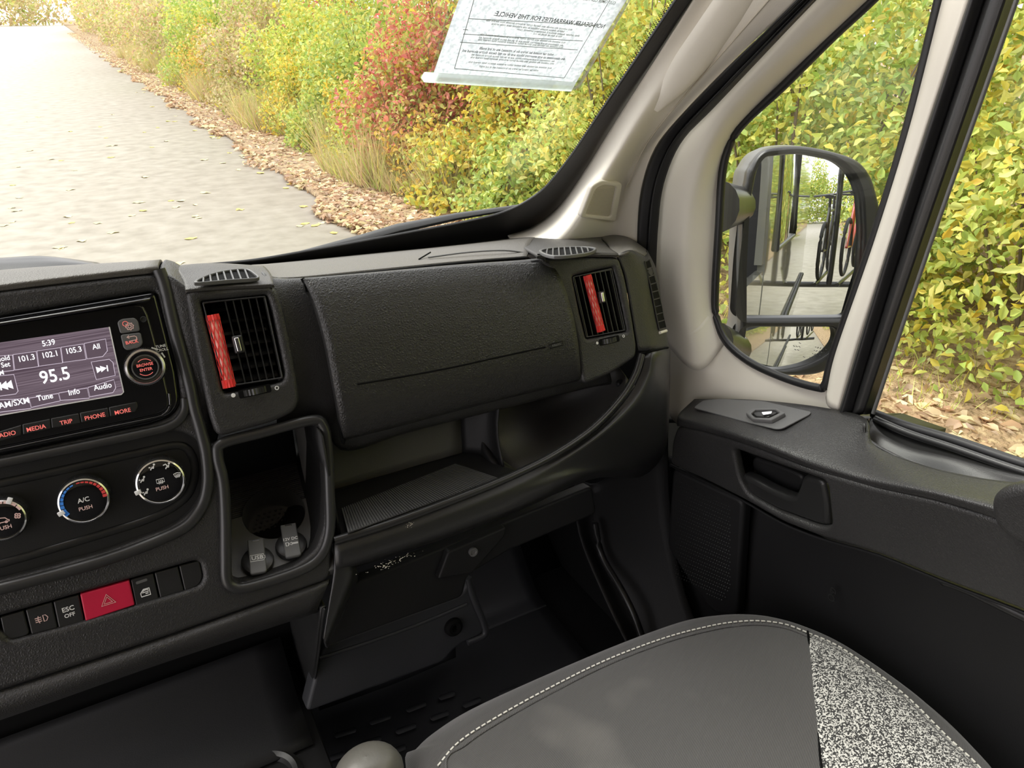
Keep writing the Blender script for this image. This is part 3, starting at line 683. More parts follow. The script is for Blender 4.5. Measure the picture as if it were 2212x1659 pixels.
# black seal round the quarter glass
qw = [(1889, -5), (1797, 81), (1688, 190), (1612, 260), (1580, 304), (1561, 369), (1553, 488), (1545, 624), (1547, 684), (1569, 738), (1618, 781), (1688, 814), (1760, 836), (1783, 830), (1802, 760), (1884, 526), (1960, 282), (2030, 0), (2060, -130), (2010, -130)]
sweep('quarter_seal', crom([at(*p, x=.741) for p in qw], 5, True), .0055, M['rubber'], door, 8, closed=True)
QF = Frame((.752, .6, .9), (0, -1, 0), (0, 0, 1))
plate('quarter_glass', QF, [(1870, -40), (1600, 250), (1540, 400), (1530, 700), (1600, 800), (1760, 850), (1800, 850), (2050, -40)], [], .004, .001, M['glass'], door, 0, r=.02)
dots('quarter_dots', QF, [(1894, -5), (1801, 81), (1692, 190), (1616, 260), (1584, 304), (1565, 369), (1557, 488), (1549, 624)], 5, .0034, .0013, M['rubber'], door, .001, .002, -1)
dots('quarter_dots', QF, [(1800, 760), (1880, 526), (1956, 282), (2026, 0)], 7, .0034, .0013, M['rubber'], door, .001, .004, -1)
dots('quarter_dots', QF, [(1549, 684), (1571, 736), (1618, 779), (1688, 812), (1764, 834)], 5, .0034, .0012, M['rubber'], door, .001, .003, -1)
# black run channel between quarter glass and drop glass, in beads
d0 = [(1808, 900), (1922, 521), (2092, 0), (2135, -140)]; d1 = [(1838, 900), (1955, 521), (2128, 0), (2170, -140)]
d2 = [(1864, 895), (1988, 528), (2172, 0), (2215, -140)]; d3 = [(1886, 893), (2008, 532), (2196, 0), (2240, -140)]
strip('run_channel', d0, d1, .722, .728, M['rubber'], door, .007); strip('run_channel', d1, d2, .728, .728, M['smooth'], door, .004); strip('run_channel', d2, d3, .728, .748, M['rubber'], door, .003)
sweep('channel_lip', crom([at(*p, x=.732) for p in d3], 8), .0022, M['satin'], door, 8)
plate('drop_glass', QF, [(1860, 930), (2170, -60), (3600, -60), (3600, 1500), (2212, 1030)], [], .004, .001, M['glass'], door, 0.0, r=.01)

# door inner panel: ledge, armrest face, lower panel
def rowx(L, xs):
    return [at(*p, x=(xs[i] if isinstance(xs, (list, tuple)) else xs)) for i, p in enumerate(L)]
led_back = [(1500, 862), (1600, 862), (1700, 870), (1800, 884), (1872, 905), (1890, 960), (2002, 1007), (2149, 1037), (2330, 1050)]
led_mid = [(1470, 890), (1560, 895), (1680, 918), (1790, 950), (1870, 985), (1930, 1010), (2030, 1040), (2160, 1070), (2330, 1095)]
led_edge = [(1463, 905), (1530, 918), (1640, 950), (1745, 990), (1844, 1022), (1900, 1036), (2017, 1060), (2135, 1090), (2330, 1140)]
crease = [(1462, 920), (1520, 931), (1622, 962), (1745, 1010), (1844, 1040), (1894, 1054), (2017, 1079), (2135, 1114), (2330, 1190)]
dled = loft('door_ledge', [rowx(led_back, [.70, .715, .72, .722, .715, .70, .70, .70, .70]), rowx(led_mid, [.665, .67, .675, .672, .67, .665, .66, .655, .65]), rowx(led_edge, [.650, .645, .640, .640, .638, .636, .630, .625, .615]), rowx(crease, [.652, .646, .640, .640, .638, .636, .630, .625, .615])], M['plastic'], door, 60, 7, .004, smooth=180)
arm1 = [(1462, 922), (1520, 933), (1622, 964), (1745, 1012), (1844, 1042), (1894, 1056), (2017, 1081), (2135, 1116), (2330, 1192)]
arm2 = [(1450, 965), (1520, 985), (1610, 1020), (1740, 1080), (1840, 1110), (1900, 1125), (2017, 1160), (2135, 1200), (2330, 1280)]
arm3 = [(1447, 1003), (1520, 1036), (1607, 1077), (1690, 1125), (1780, 1160), (1894, 1192), (2042, 1252), (2212, 1316), (2330, 1365)]
arm4 = [(1450, 1010), (1525, 1045), (1612, 1088), (1695, 1137), (1785, 1172), (1899, 1206), (2045, 1266), (2212, 1330), (2330, 1380)]
# armrest face as a plate with the handle pocket cut through
AO = at(1700, 1060, x=.650); e1 = at(2212, 1200, x=.628)-at(1460, 960, x=.655); e2 = at(1700, 1100, x=.655)-at(1700, 1040, x=.648)
AF = Frame(AO, e1, -e2)
outerA = [(1462, 921), (1520, 932), (1622, 963), (1745, 1011), (1844, 1041), (1894, 1055), (2017, 1080), (2135, 1115), (2330, 1191), (2330, 1372), (2212, 1320), (2042, 1255), (1894, 1195), (1780, 1163), (1690, 1128), (1607, 1080), (1520, 1036), (1447, 1003), (1452, 950)]
pocket = [(1583, 969), (1640, 990), (1720, 1018), (1786, 1040), (1791, 1090), (1796, 1140), (1765, 1140), (1676, 1106), (1617, 1072), (1597, 1037)]
plate('armrest_panel', AF, outerA, [pocket], .014, .005, M['plastic'], door, .002, r=.012, hr=.010, bres=4)
loft('armrest_underside', [[AF.hit(*p, -.004) for p in [(1447, 1003), (1520, 1036), (1607, 1080), (1690, 1128), (1780, 1163), (1894, 1195), (2042, 1255), (2212, 1320), (2330, 1372)]], [AF.hit(*p, -.07) for p in [(1450, 1000), (1520, 1036), (1607, 1075), (1690, 1120), (1780, 1155), (1894, 1188), (2042, 1248), (2212, 1312), (2330, 1365)]]], M['dark'], door, 24, 3, .003)
# pocket liner and pull handle
loft('handle_pocket', [[AF.hit(x, y, -.012) for x, y in [(1575, 962), (1650, 985), (1790, 1036)]], [AF.hit(x, y, -.05) for x, y in [(1585, 980), (1650, 1005), (1780, 1060)]], [AF.hit(x, y, -.05) for x, y in [(1610, 1050), (1680, 1090), (1780, 1130)]], [AF.hit(x, y, -.010) for x, y in [(1600, 1075), (1676, 1118), (1790, 1150)]]], M['hole'], door, 14, 6, .002)
plate('handle_cup', AF, [(1622, 985), (1700, 1012), (1738, 1030), (1722, 1070), (1690, 1072), (1640, 1050), (1626, 1020)], [], .01, .004, M['dark'], door, -.030, r=.012)
hh = plate('door_handle', AF, [(1601, 1026), (1625, 1036), (1660, 1056), (1700, 1073), (1716, 1074), (1724, 1055), (1732, 1032), (1740, 1028), (1770, 1037), (1780, 1045), (1789, 1090), (1790, 1138), (1765, 1133), (1676, 1100), (1620, 1068)], [], .018, .006, M['smooth'], door, -.004, r=[.003, .01, .01, .01, .006, .006, .006, .004, .006, .008, .01, .004, .01, .01, .01], bres=4, label='satin black pull handle')
# round pad at the rear end of the armrest
pad = [(2135, 1087), (2145, 1067), (2170, 1055), (2215, 1049), (2330, 1060), (2400, 1150), (2380, 1230), (2290, 1215), (2212, 1183), (2165, 1158), (2141, 1128)]
plate('armrest_pad', AF, pad, [], .02, .008, M['plastic'], door, .014, r=.02, bres=4)
# scoop and sill next to the drop glass
sc1 = [(1872, 915), (1876, 945), (1930, 978), (2002, 1007), (2149, 1037), (2330, 1052)]
sc2 = [(1880, 903), (1912, 935), (1970, 962), (2060, 985), (2180, 1020), (2330, 1050)]
sc3 = [(1884, 896), (1918, 915), (1980, 935), (2060, 960), (2212, 1008), (2330, 1040)]
loft('grab_scoop', [rowx(sc1, .70), [p+Vector((0, 0, -.018)) for p in rowx([(p[0]+2, p[1]-6) for p in sc1], .712)], [p+Vector((0, 0, -.008)) for p in rowx(sc2, .73)], rowx(sc2, .738), rowx(sc3, .756)], M['smooth'], door, 40, 6, .003, smooth=180)
sweep('sill_bead', crom(rowx([(1890, 905), (1960, 935), (2060, 968), (2212, 1020), (2330, 1050)], .742), 6), .0045, M['smooth'], door, 8)
sweep('sill_bead', crom(rowx([(1886, 893), (1960, 921), (2060, 951), (2212, 1003), (2330, 1035)], .752), 6), .006, M['rubber'], door, 8)
bm = bmesh.new()
for a, b in [((.738, .72), (.80, .75))]:
    L0 = [at(p[0], p[1], x=.745) for p in [(1440, 900), (1886, 897), (1980, 931), (2212, 1010), (2400, 1070)]]
    for p, q in zip(L0, L0[1:]):
        vs = [bm.verts.new(v) for v in (p+Vector((0, 0, -.012)), q+Vector((0, 0, -.012)), q+Vector((.06, 0, -.02)), p+Vector((.06, 0, -.02)))]; bm.faces.new(vs)
o = from_bm('sill_cap', bm, M['rubber'], door); o.modifiers.new('s', 'SOLIDIFY').thickness = .006
# window switch on the ledge
lb_ = bvh(dled); SF = Frame(on(lb_, 1640, 893, .0010), on(lb_, 1715, 897)-on(lb_, 1560, 885), on(lb_, 1640, 878)-on(lb_, 1640, 908))
plate('switch_plate', SF, [(1497, 880), (1520, 864), (1560, 861), (1650, 866), (1752, 889), (1750, 894), (1690, 925), (1675, 926), (1600, 908)], [], .002, .0008, M['satin'], door, .001, r=.006)
ws = plate('window_switch', SF, [(1610, 891), (1628, 881), (1678, 881), (1696, 891), (1666, 907), (1625, 904)], [[(1622, 892), (1632, 884), (1674, 884), (1684, 891), (1662, 902), (1630, 901)]], .006, .0015, M['satin'], door, .0065, r=.002)
plate('rocker', SF, [(1626, 893), (1634, 885), (1672, 885), (1680, 891), (1660, 900), (1632, 899)], [], .004, .0015, M['smooth'], ws, .004, r=.002)
plate('rocker_mark', SF, [(1645, 890), (1668, 888), (1666, 893), (1648, 896)], [], .001, .0002, M['chrome'], ws, .0068, r=.001, label='chrome rocker mark')
# lower panel with the speaker at its front
lp1 = [(1440, 985), (1560, 1040), (1700, 1110), (1894, 1180), (2100, 1260), (2400, 1380)]
lp2 = [(1440, 1100), (1600, 1130), (1720, 1200), (1900, 1280), (2100, 1370), (2400, 1500)]
lp3 = [(1440, 1250), (1600, 1330), (1720, 1380), (1900, 1480), (2100, 1620), (2400, 1800)]
lp4 = [(1440, 1500), (1600, 1620), (1720, 1700), (1900, 1800), (2100, 1980), (2400, 2200)]
loft('lower_panel', [rowx(lp1, .722), rowx(lp2, [.70, .715, .72, .725, .725, .72]), rowx(lp3, [.71, .715, .72, .73, .73, .72]), rowx(lp4, .72)], M['dark'], door, 50, 8, .01, smooth=180)
sweep('panel_crease', crom(rowx([(2030, 1252), (2080, 1268), (2140, 1295), (2212, 1330), (2330, 1385)], [.71, .705, .70, .70, .70]), 6), [.001]+[.006]*23+[.006], M['smooth'], door, 8)
SPF = Frame(at(1540, 1180, x=.685), at(1600, 1180, x=.69)-at(1450, 1180, x=.675), Vector((0, 0, 1)))
plate('speaker_panel', SPF, [(1452, 1010), (1520, 1042), (1607, 1082), (1600, 1200), (1592, 1335), (1540, 1325), (1490, 1260), (1440, 1180)], [], .02, .006, M['dark'], door, 0, r=.012)
bm = bmesh.new()
for i in range(26):
    for j in range(34):
        px, py = 1460+i*5.2, 1030+j*8+i*2.2
        if px > 1575-(max(0, py-1270))*.5 or py < 1030+(px-1455)*.48 or py > 1250+(px-1455)*.45: continue
        p = SPF.uv(px+(2.5 if j % 2 else 0), py, .0005); r = .0011
        t = [bm.verts.new(SPF.w(p.x+r*math.cos(q*PI/2), p.y+r*math.sin(q*PI/2), .0004)) for q in range(4)]; k = bm.verts.new(SPF.w(p.x, p.y, .0016))
        for q in range(4): bm.faces.new((t[q], t[(q+1) % 4], k))
o = from_bm('speaker_grille', bm, M['smooth'], door, None); o['kind'] = 'stuff'
EF = Frame(at(1800, 1282, x=.715), (0, -1, 0), (0, 0, 1)); c0 = EF.uv(1803, 1282, .0)
circ = lambda cx, cy, r, n=20: [(cx+r*math.cos(2*PI*i/n), cy+r*math.sin(2*PI*i/n)) for i in range(n)]+[(cx+r, cy)]
strokes('embossed_emblem', EF, c0, [circ(0, 6, 4), circ(0, -5, 4.5), circ(-1.5, 6, 1.2, 8), circ(1.5, 3, 1.2, 8)], .0012, M['smooth'], door, .004, .001)
# outer skin of the door and side of the van behind (seen in the mirror)
bm = bmesh.new(); boxbm(bm, Matrix.Translation((.80, .32, .24)), .03, 1.35, .78); boxbm(bm, Matrix.Translation((.80, 1.15, .18)), .03, .32, .66); from_bm('outer_skin', bm, M['paint'], door, label='grey painted outer skin')
side = thing('wall_right', (.80, -2.3, -.2), kind='structure')
bm = bmesh.new(); boxbm(bm, Matrix.Translation((.80, -2.55, .55)), .03, 4.3, 1.5); boxbm(bm, Matrix.Translation((.80, -2.55, 1.55)), .03, 4.3, .45)
boxbm(bm, Matrix.Translation((.78, -.2, 1.6)), .04, 1.1, .14); boxbm(bm, Matrix.Translation((.79, -.42, 1.1)), .03, .1, .9); from_bm('side_panel', bm, M['paint'], side)
sweep('rubbing_strip', [(.825, -4.6, .1), (.825, -.4, .1)], .02, M['dark'], side, 8)
rbox('side_window', Matrix.Translation((.818, -1.45, 1.0)), .006, 1.3, .62, .003, M['gloss'], side)
sweep('window_surround', rs_ := [(.822, -.78, .68), (.822, -2.12, .68), (.822, -2.12, 1.32), (.822, -.78, 1.32)], .012, M['satin'], side, 8, closed=True)
# ================================================================ DASHBOARD
dash = thing('dashboard', (.2, .72, .1), 'black grained plastic dashboard running from the centre console to the passenger door', 'dashboard')
PX = lambda fr, L, off=0.0: [fr.hit(*p, off) for p in L]
# console fascia with its openings
f_out = [(-260, 672), (0, 628), (290, 594), (345, 590), (360, 640), (378, 720), (408, 830), (430, 915), (440, 962), (520, 945), (640, 912), (692, 902), (712, 915), (719, 960), (723, 1060), (722, 1150), (714, 1252), (360, 1376), (0, 1494), (-260, 1570)]
h_radio = [(-240, 716), (0, 683), (338, 627), (356, 700), (381, 800), (391, 872), (372, 900), (330, 916), (0, 985), (-240, 1030)]
h_clim = [(-240, 1055), (0, 1003), (150, 975), (300, 944), (385, 930), (428, 950), (443, 1010), (440, 1060), (415, 1105), (370, 1140), (220, 1195), (0, 1255), (-240, 1310)]
h_btn = [(-30, 1341), (0, 1332), (172, 1283), (432, 1209), (440, 1250), (430, 1267), (400, 1277), (150, 1352), (22, 1385), (10, 1372)]
h_cub = [(478, 972), (500, 960), (620, 926), (672, 916), (686, 924), (697, 960), (704, 1060), (700, 1140), (684, 1188), (640, 1222), (560, 1250), (515, 1261), (500, 1250), (497, 1200), (497, 1120), (490, 1030)]
plate('console_fascia', FR, f_out, [h_radio, h_clim, h_btn, h_cub], .026, .005, M['plastic'], dash, 0.0, r=[.002]*3+[.01]+[.01]*5+[.012]*3+[.02]+[.01]*7, hr=.008, bres=4)
# soft raised ridges round the console
M['ridge'] = mat('worn_smooth_edge', (.03, .03, .03), .3)
def ridge(name, L, rad, off, mt=M['ridge'], flat=.8, fr=FR, lab=None, closed=False, n=6):
    return sweep(name, crom(PX(fr, L, off), n, closed), rad, mt, dash, 12, label=lab, flat=flat, up=fr.n, closed=closed)
ridge('console_ridge', [(343, 582), (357, 620), (378, 712), (408, 822), (420, 880), (434, 930), (446, 985), (448, 1050), (430, 1105), (380, 1150), (220, 1212), (0, 1272), (-240, 1335)], .0058, .0005)
ridge('radio_lip', [(400, 860), (398, 890), (372, 918), (300, 938), (0, 1000), (-240, 1048)], .0045, .0)
ridge('cubby_ridge', [(470, 985), (482, 1040), (487, 1120), (488, 1200), (490, 1250), (505, 1268), (540, 1268), (640, 1236), (690, 1205), (712, 1150), (712, 1060), (707, 960), (698, 918), (672, 908), (560, 936), (480, 958)], .0055, .0015, closed=True)
# climate panel insert
plate('climate_panel', FR, [(-240, 1045), (0, 995), (380, 918), (450, 950), (455, 1060), (400, 1150), (0, 1270), (-240, 1320)], [], .006, .001, M['smooth'], dash, -.012, r=.01)
ridge('climate_inner_edge', [(-240, 1090), (0, 1044), (150, 1012), (300, 978), (385, 962), (415, 985), (420, 1030), (398, 1078), (330, 1118), (200, 1160), (0, 1218), (-240, 1280)], .004, -.012, M['smooth'], .6)
plate('switch_tray', FR, [(-60, 1320), (450, 1190), (450, 1280), (-30, 1420)], [], .004, .001, M['hole'], dash, -.016, r=.002)
# lower edge bands below the fascia
loft('console_band', [PX(FR, [(-260, 1568), (0, 1492), (360, 1374), (712, 1250)], -.004), PX(FR, [(-260, 1600), (0, 1522), (360, 1398), (706, 1268)], .002), PX(FR, [(-260, 1632), (0, 1548), (360, 1422), (688, 1312)], -.004), PX(FR, [(-260, 1640), (0, 1556), (360, 1430), (690, 1322)], -.03)], M['plastic'], dash, 30, 5, .004)
# console top: strip leading back to the top pad
T0 = PX(FR, [(-260, 672), (0, 628), (290, 594), (345, 588)], -.001)
topm = loft('console_top', [T0, [p+Vector((0, .004, .006)) for p in T0], [at(-240, 618, y=.80), at(0, 584, y=.80), at(310, 566, y=.80), at(350, 563, y=.80)], [at(-240, 605, y=.86)-Vector((0, 0, .03)), at(0, 578, y=.86)-Vector((0, 0, .03)), at(310, 563, y=.86)-Vector((0, 0, .03)), at(360, 560, y=.86)-Vector((0, 0, .03))]], M['plastic_lit_top'], dash, 20, 6, .004, smooth=180)
# top storage lid hump at far left
loft('document_holder', [[at(-200, 592, y=.84), at(0, 585, y=.84), at(120, 578, y=.84), at(218, 577, y=.85)], [at(-200, 572, y=.86), at(0, 566, y=.86), at(120, 562, y=.86), at(222, 571, y=.86)], [at(-200, 565, y=.89), at(0, 557, y=.89), at(90, 553, y=.89), at(205, 566, y=.89)], [at(-200, 580, y=.96), at(0, 578, y=.96), at(90, 574, y=.96), at(205, 574, y=.96)]], M['smooth'], dash, 20, 6, .004, smooth=180)
# vent pods: a face plate with the vent opening, and a curved cap behind its top edge
def pod(fo, hole, cap_rows, off, side_rows=None):
    plate('vent_pod', FR, fo, [hole], .03, .005, M['plastic'], dash, off, r=.008, hr=.003, bres=4)
    return loft('pod_cap', cap_rows, M['plastic_lit_cap'], dash, 30, 7, .004, smooth=180)
vo = [(400, 628), (470, 622), (592, 616), (612, 660), (630, 740), (645, 830), (648, 868), (636, 890), (590, 912), (470, 945), (455, 905), (438, 830), (420, 740)]
vh = [(433, 650), (500, 644), (577, 636), (588, 670), (616, 806), (612, 824), (560, 838), (486, 850), (480, 840)]
cap1 = pod(vo, vh, [PX(FR, [(401, 632), (470, 626), (593, 621)], .0095), PX(FR, [(400, 622), (470, 615), (590, 610)], .0085), [at(392, 598, y=.760), at(470, 586, y=.768), at(584, 590, y=.768)], [at(372, 574, y=.80), at(460, 568, y=.81), at(568, 574, y=.82)], [at(375, 568, y=.84)-Vector((0, 0, .02)), at(460, 566, y=.84)-Vector((0, 0, .01)), at(560, 572, y=.86)-Vector((0, 0, .01))]], .010)
# slope between the console ridge and the pod
loft('pod_side', [[FR.hit(345, 588, -.002), FR.hit(378, 712, -.002), FR.hit(408, 822, -.002), FR.hit(436, 930, -.002), FR.hit(450, 1000, -.004)], [FR.hit(372, 600, .004), FR.hit(398, 712, .003), FR.hit(424, 822, .0), FR.hit(450, 925, -.006), FR.hit(462, 985, -.02)], [FR.hit(404, 622, .006), FR.hit(424, 730, .004), FR.hit(442, 830, .0), FR.hit(462, 915, -.008), FR.hit(468, 940, -.010)]], M['plastic'], dash, 24, 6, .003, smooth=180)
loft('pod_shoulder', [[FR.hit(345, 588, -.002), FR.hit(372, 600, .004), FR.hit(404, 622, .006)], [at(348, 572, y=.775), at(372, 578, y=.775), at(400, 600, y=.765)], [at(362, 562, y=.81), at(376, 566, y=.81), at(396, 576, y=.80)], [at(372, 562, y=.85)-Vector((0,0,.02)), at(385, 564, y=.85)-Vector((0,0,.02)), at(400, 570, y=.85)-Vector((0,0,.02))]], M['plastic'], dash, 12, 6, .003, smooth=180)
# strip between the pod and the glove box lid, and the field behind the lid
loft('passenger_fascia', [[at(560, 585, y=.79), at(600, 600, y=.765), at(660, 600, y=.765), at(800, 588, y=.765), at(1000, 570, y=.765), at(1140, 560, y=.765), at(1250, 545, y=.77)],
    PX(FR, [(575, 600), (600, 616), (660, 612), (800, 600), (1000, 582), (1160, 570), (1260, 560)], -.012), PX(FR, [(600, 720), (640, 720), (700, 715), (840, 700), (1050, 680), (1210, 660), (1290, 650)], -.006), PX(FR, [(600, 860), (660, 855), (730, 850), (860, 820), (1070, 775), (1240, 745), (1300, 735)], -.010), PX(FR, [(598, 918), (690, 914), (742, 958), (880, 920), (1080, 872), (1255, 830), (1320, 815)], -.028), PX(FR, [(600, 920), (694, 918), (745, 975), (880, 935), (1080, 885), (1255, 842), (1320, 830)], -.045)], M['plastic'], dash, 50, 7, .003, smooth=180)
# passenger dash top running to the windscreen
loft('dash_top', [[at(560, 588, y=.79), at(610, 600, y=.768), at(800, 583, y=.768), at(1000, 563, y=.768), at(1135, 553, y=.77)], [at(550, 580, y=.82), at(620, 592, y=.79), at(800, 574, y=.79), at(1000, 556, y=.79), at(1140, 548, y=.79)], [at(545, 572, y=.88), at(640, 569, y=.88), at(800, 553, y=.88), at(1000, 532, y=.88), at(1150, 516, y=.88)], [at(540, 574, y=.95), at(640, 563, y=.96), at(800, 547, y=.96), at(1000, 527, y=.96), at(1180, 505, y=.96)]], M['plastic_lit_top'], dash, 40, 6, .004, smooth=180)
sweep('lid_gap', crom([at(575, 599, y=.766), at(640, 603, y=.765), at(800, 588, y=.765), at(1000, 567, y=.765), at(1138, 556, y=.768)], 6), .0022, M['hole'], dash, 8, flat=.6)
sweep('dash_top_groove', crom([at(925, 556, y=.80), at(1010, 545, y=.80), at(1090, 541, y=.80), at(1150, 549, y=.80)], 6), .0011, M['satin'], dash, 6)
sweep('dash_top_groove', crom([at(905, 560, y=.80), at(930, 545, y=.82)], 3), .0009, M['hole'], dash, 6)
# right vent pod
ro = [(1163, 556), (1240, 553), (1338, 555), (1352, 600), (1368, 690), (1377, 750), (1374, 772), (1320, 808), (1262, 832), (1255, 800), (1248, 740), (1228, 660), (1196, 590)]
rh = [(1238, 597), (1280, 586), (1325, 577), (1336, 615), (1356, 716), (1310, 724), (1268, 732), (1255, 680)]
cap2 = pod(ro, rh, [PX(FR, [(1163, 557), (1240, 554), (1338, 556)], .011), PX(FR, [(1161, 551), (1240, 547), (1334, 547)], .009), [at(1150, 545, y=.775), at(1230, 538, y=.775), at(1318, 536, y=.775)], [at(1130, 534, y=.83), at(1210, 520, y=.83), at(1300, 518, y=.83)], [at(1120, 520, y=.90), at(1200, 505, y=.90), at(1300, 504, y=.90)]], .010)
# end cap wrapping to the door
ec0 = [FR.hit(1334, 552, .006), FR.hit(1352, 600, .006), FR.hit(1368, 690, .006), FR.hit(1380, 758, .006)]
ec1 = [FR.hit(1362, 540, .004), FR.hit(1385, 592, .0), FR.hit(1400, 680, .0), FR.hit(1412, 756, .002)]
ec2 = [at(1392, 552, x=.62), at(1413, 600, x=.63), at(1428, 680, x=.635), at(1442, 752, x=.637)]
ec3 = [at(1398, 540, x=.65), at(1420, 590, x=.655), at(1432, 680, x=.66), at(1446, 752, x=.66)]
ecap = loft('end_cap', [ec0, ec1, ec2, ec3], M['plastic'], dash, 20, 8, .003, smooth=180)
loft('end_cap_top', [[at(1318, 536, y=.78), FR.hit(1334, 551, .006), FR.hit(1364, 541, .003), at(1393, 553, x=.62)], [at(1310, 524, y=.82), at(1340, 522, y=.80), at(1368, 524, y=.80), at(1398, 545, x=.645)], [at(1296, 512, y=.86), at(1330, 507, y=.86), at(1362, 512, y=.86), at(1392, 530, y=.86)], [at(1290, 507, y=.93), at(1330, 505, y=.93), at(1362, 510, y=.93), at(1392, 528, y=.93)]], M['plastic_lit_top'], dash, 16, 7, .003, smooth=180)
loft('dash_top_corner', [[at(1120, 535, y=.85), at(1200, 522, y=.85), at(1300, 518, y=.86), at(1370, 518, y=.88)], [at(1100, 515, y=.95), at(1200, 507, y=.93), at(1300, 505, y=.93), at(1372, 514, y=.93)]], M['plastic_lit_top'], dash, 14, 4, .003)
sweep('end_cap_seam', [FR.hit(1383, 763, .004), FR.hit(1412, 757, .003), at(1443, 751, x=.637)], .0012, M['hole'], dash, 6)
# lid of the glove box: a bulged door of its own
lid_rows = [PX(FR, [(655, 603), (760, 594), (900, 582), (1060, 571), (1190, 566)], .002),
  PX(FR, [(658, 606), (762, 598), (902, 586), (1062, 575), (1192, 571)], .007),
  PX(FR, [(680, 650), (785, 640), (930, 624), (1085, 612), (1214, 605)], .016),
  PX(FR, [(704, 735), (815, 720), (955, 700), (1110, 682), (1236, 672)], .023),
  PX(FR, [(724, 838), (835, 818), (975, 790), (1125, 758), (1248, 735)], .024),
  PX(FR, [(736, 905), (845, 880), (985, 846), (1135, 808), (1253, 785)], .018),
  PX(FR, [(742, 942), (850, 915), (992, 878), (1138, 843), (1255, 815)], .006),
  PX(FR, [(743, 951), (852, 924), (994, 886), (1140, 850), (1255, 822)], -.006)]
lid = loft('glove_box_lid', lid_rows, M['lid'], dash, 40, 8, .014, smooth=75, label='bulged glove box lid with leather grain')
# shadow gap round the lid
sweep('lid_seam', crom(PX(FR, [(653, 601), (676, 645), (702, 738), (722, 840), (739, 945), (745, 955)], .000), 6), .0022, M['hole'], dash, 6, flat=.7, up=FR.n)
def lidpt(px, py, out=0.0): 
    # lid surface offset profile at this height (interpolated between its rows)
    s = (px-700)/500; tops = 603-38*s; k = (py-tops)/(350-95*s)
    prof = [(0, .002), (.03, .007), (.13, .016), (.38, .0235), (.68, .0245), (.86, .018), (.97, .006)]
    for (a, va), (b, vb) in zip(prof, prof[1:]):
        if k <= b: return FR.hit(px, py, va+(vb-va)*(max(k, a)-a)/(b-a)+out)
    return FR.hit(px, py, .0+out)
sweep('lid_crease', crom([lidpt(*p, .0005) for p in [(772, 830), (880, 812), (980, 793), (1080, 771), (1178, 750)]], 6), .0010, M['hole'], lid, 6, flat=.5, up=FR.n)
ab = Frame(lidpt(1201, 745, .001), (1, 0, 0), FR.v); rot_ab = math.radians(0)
strokes('airbag_mark_frame', ab, (0, 0), [[(-9, -2.6), (9, -2.2), (9, 2.6), (-9, 2.2), (-9, -2.6)]], .0007, M['hole'], lid, .0006, .0006)
text('airbag_mark', ab, 'AIRBAG', (0, 0), .0026, M['satin'], lid, .0006, .0005)
# shelf below the lid: tray with ribbed mat, back wall, divider, scooped right pocket
TRAYL = FR.hit(724, 1165, -.004)
trz = .640
def tr(px, py, z=trz): return at(px, py, z=z)
lip = [(722, 1168), (850, 1128), (1000, 1072), (1110, 1026), (1200, 980), (1280, 925), (1340, 862), (1372, 810), (1386, 765)]
lipw = [FR.hit(*p, .006) for p in lip]
lipw[0] = FR.hit(722, 1168, .003)
M['lip'] = mat('polished_lip_plastic', (.022, .022, .022), .24)
ridge_o = sweep('shelf_lip', crom(lipw, 8), .0050, M['lip'], dash, 12, flat=.9, up=FR.n)
inner = [p+Vector((-.002, .016, -.006)) for p in lipw]
fl = [Vector((p.x, p.y+.03, min(p.z-.012, .660))) for p in lipw]
flb = [Vector((max(.15, p.x*.98), .86, max(.645, .655+.0*p.x))) for p in lipw]
for i in range(len(fl)):
    if i > 5: flb[i] = Vector((fl[i].x+.01, .84, fl[i].z+.03))
l4 = lipw[:4]+[FR.hit(1135, 1016, .004)]
loft('shelf_floor', [l4, [p+Vector((0, .012, -.006)) for p in l4], [Vector((x, .69, .654)) for x in (.150, .20, .26, .33, .362)], [Vector((x, .728, .654)) for x in (.150, .20, .26, .32, .362)]], M['dark'], dash, 40, 6, .003, smooth=180)
loft('shelf_back', [[Vector((x, .726, .652)) for x in (.14, .25, .335)], [Vector((x, .742, .70)) for x in (.14, .25, .345)], [Vector((x, .745, .79)) for x in (.14, .25, .36)]], M['shelfg'], dash, 12, 4, .003)
loft('shelf_inner_wall', [[Vector((.335, .727, .652)), Vector((.362, .70, .652)), Vector((.364, .67, .652))], [Vector((.343, .742, .70)), Vector((.37, .72, .70)), Vector((.372, .70, .70))], [Vector((.358, .745, .79)), Vector((.39, .74, .79)), Vector((.40, .72, .79))]], M['dark'], dash, 8, 4, .002)
loft('shelf_end', [[Vector((.150, .645, .63)), Vector((.150, .85, .63))], [Vector((.150, .67, .76)), Vector((.150, .85, .80))]], M['dark'], dash, 6, 3, .003)
mq = [(738, 1100), (985, 1003), (1078, 1034), (752, 1152)]
MZ = .657
cs = [at(*p, z=MZ) for p in mq]
bm = bmesh.new()
A, B, C_, D_ = cs[0], cs[1], cs[2], cs[3]
nr = 60
for i in range(nr):
    s0, s1 = i/nr, (i+.55)/nr
    q = [A.lerp(B, s0), A.lerp(B, s1), D_.lerp(C_, s1), D_.lerp(C_, s0)]
    lo = [bm.verts.new(v) for v in q]; hi = [bm.verts.new(v+Vector((0, 0, .0016))) for v in q]
    bm.faces.new(hi)
    for k in range(4): bm.faces.new((lo[k], lo[(k+1) % 4], hi[(k+1) % 4], hi[k]))
base = [bm.verts.new(v+Vector((0, 0, .0002))) for v in (A, B, C_, D_)]; bm.faces.new(base)
tm = from_bm('shelf_mat', bm, M['rubmat'], dash, None, 'ribbed rubber mat'); 
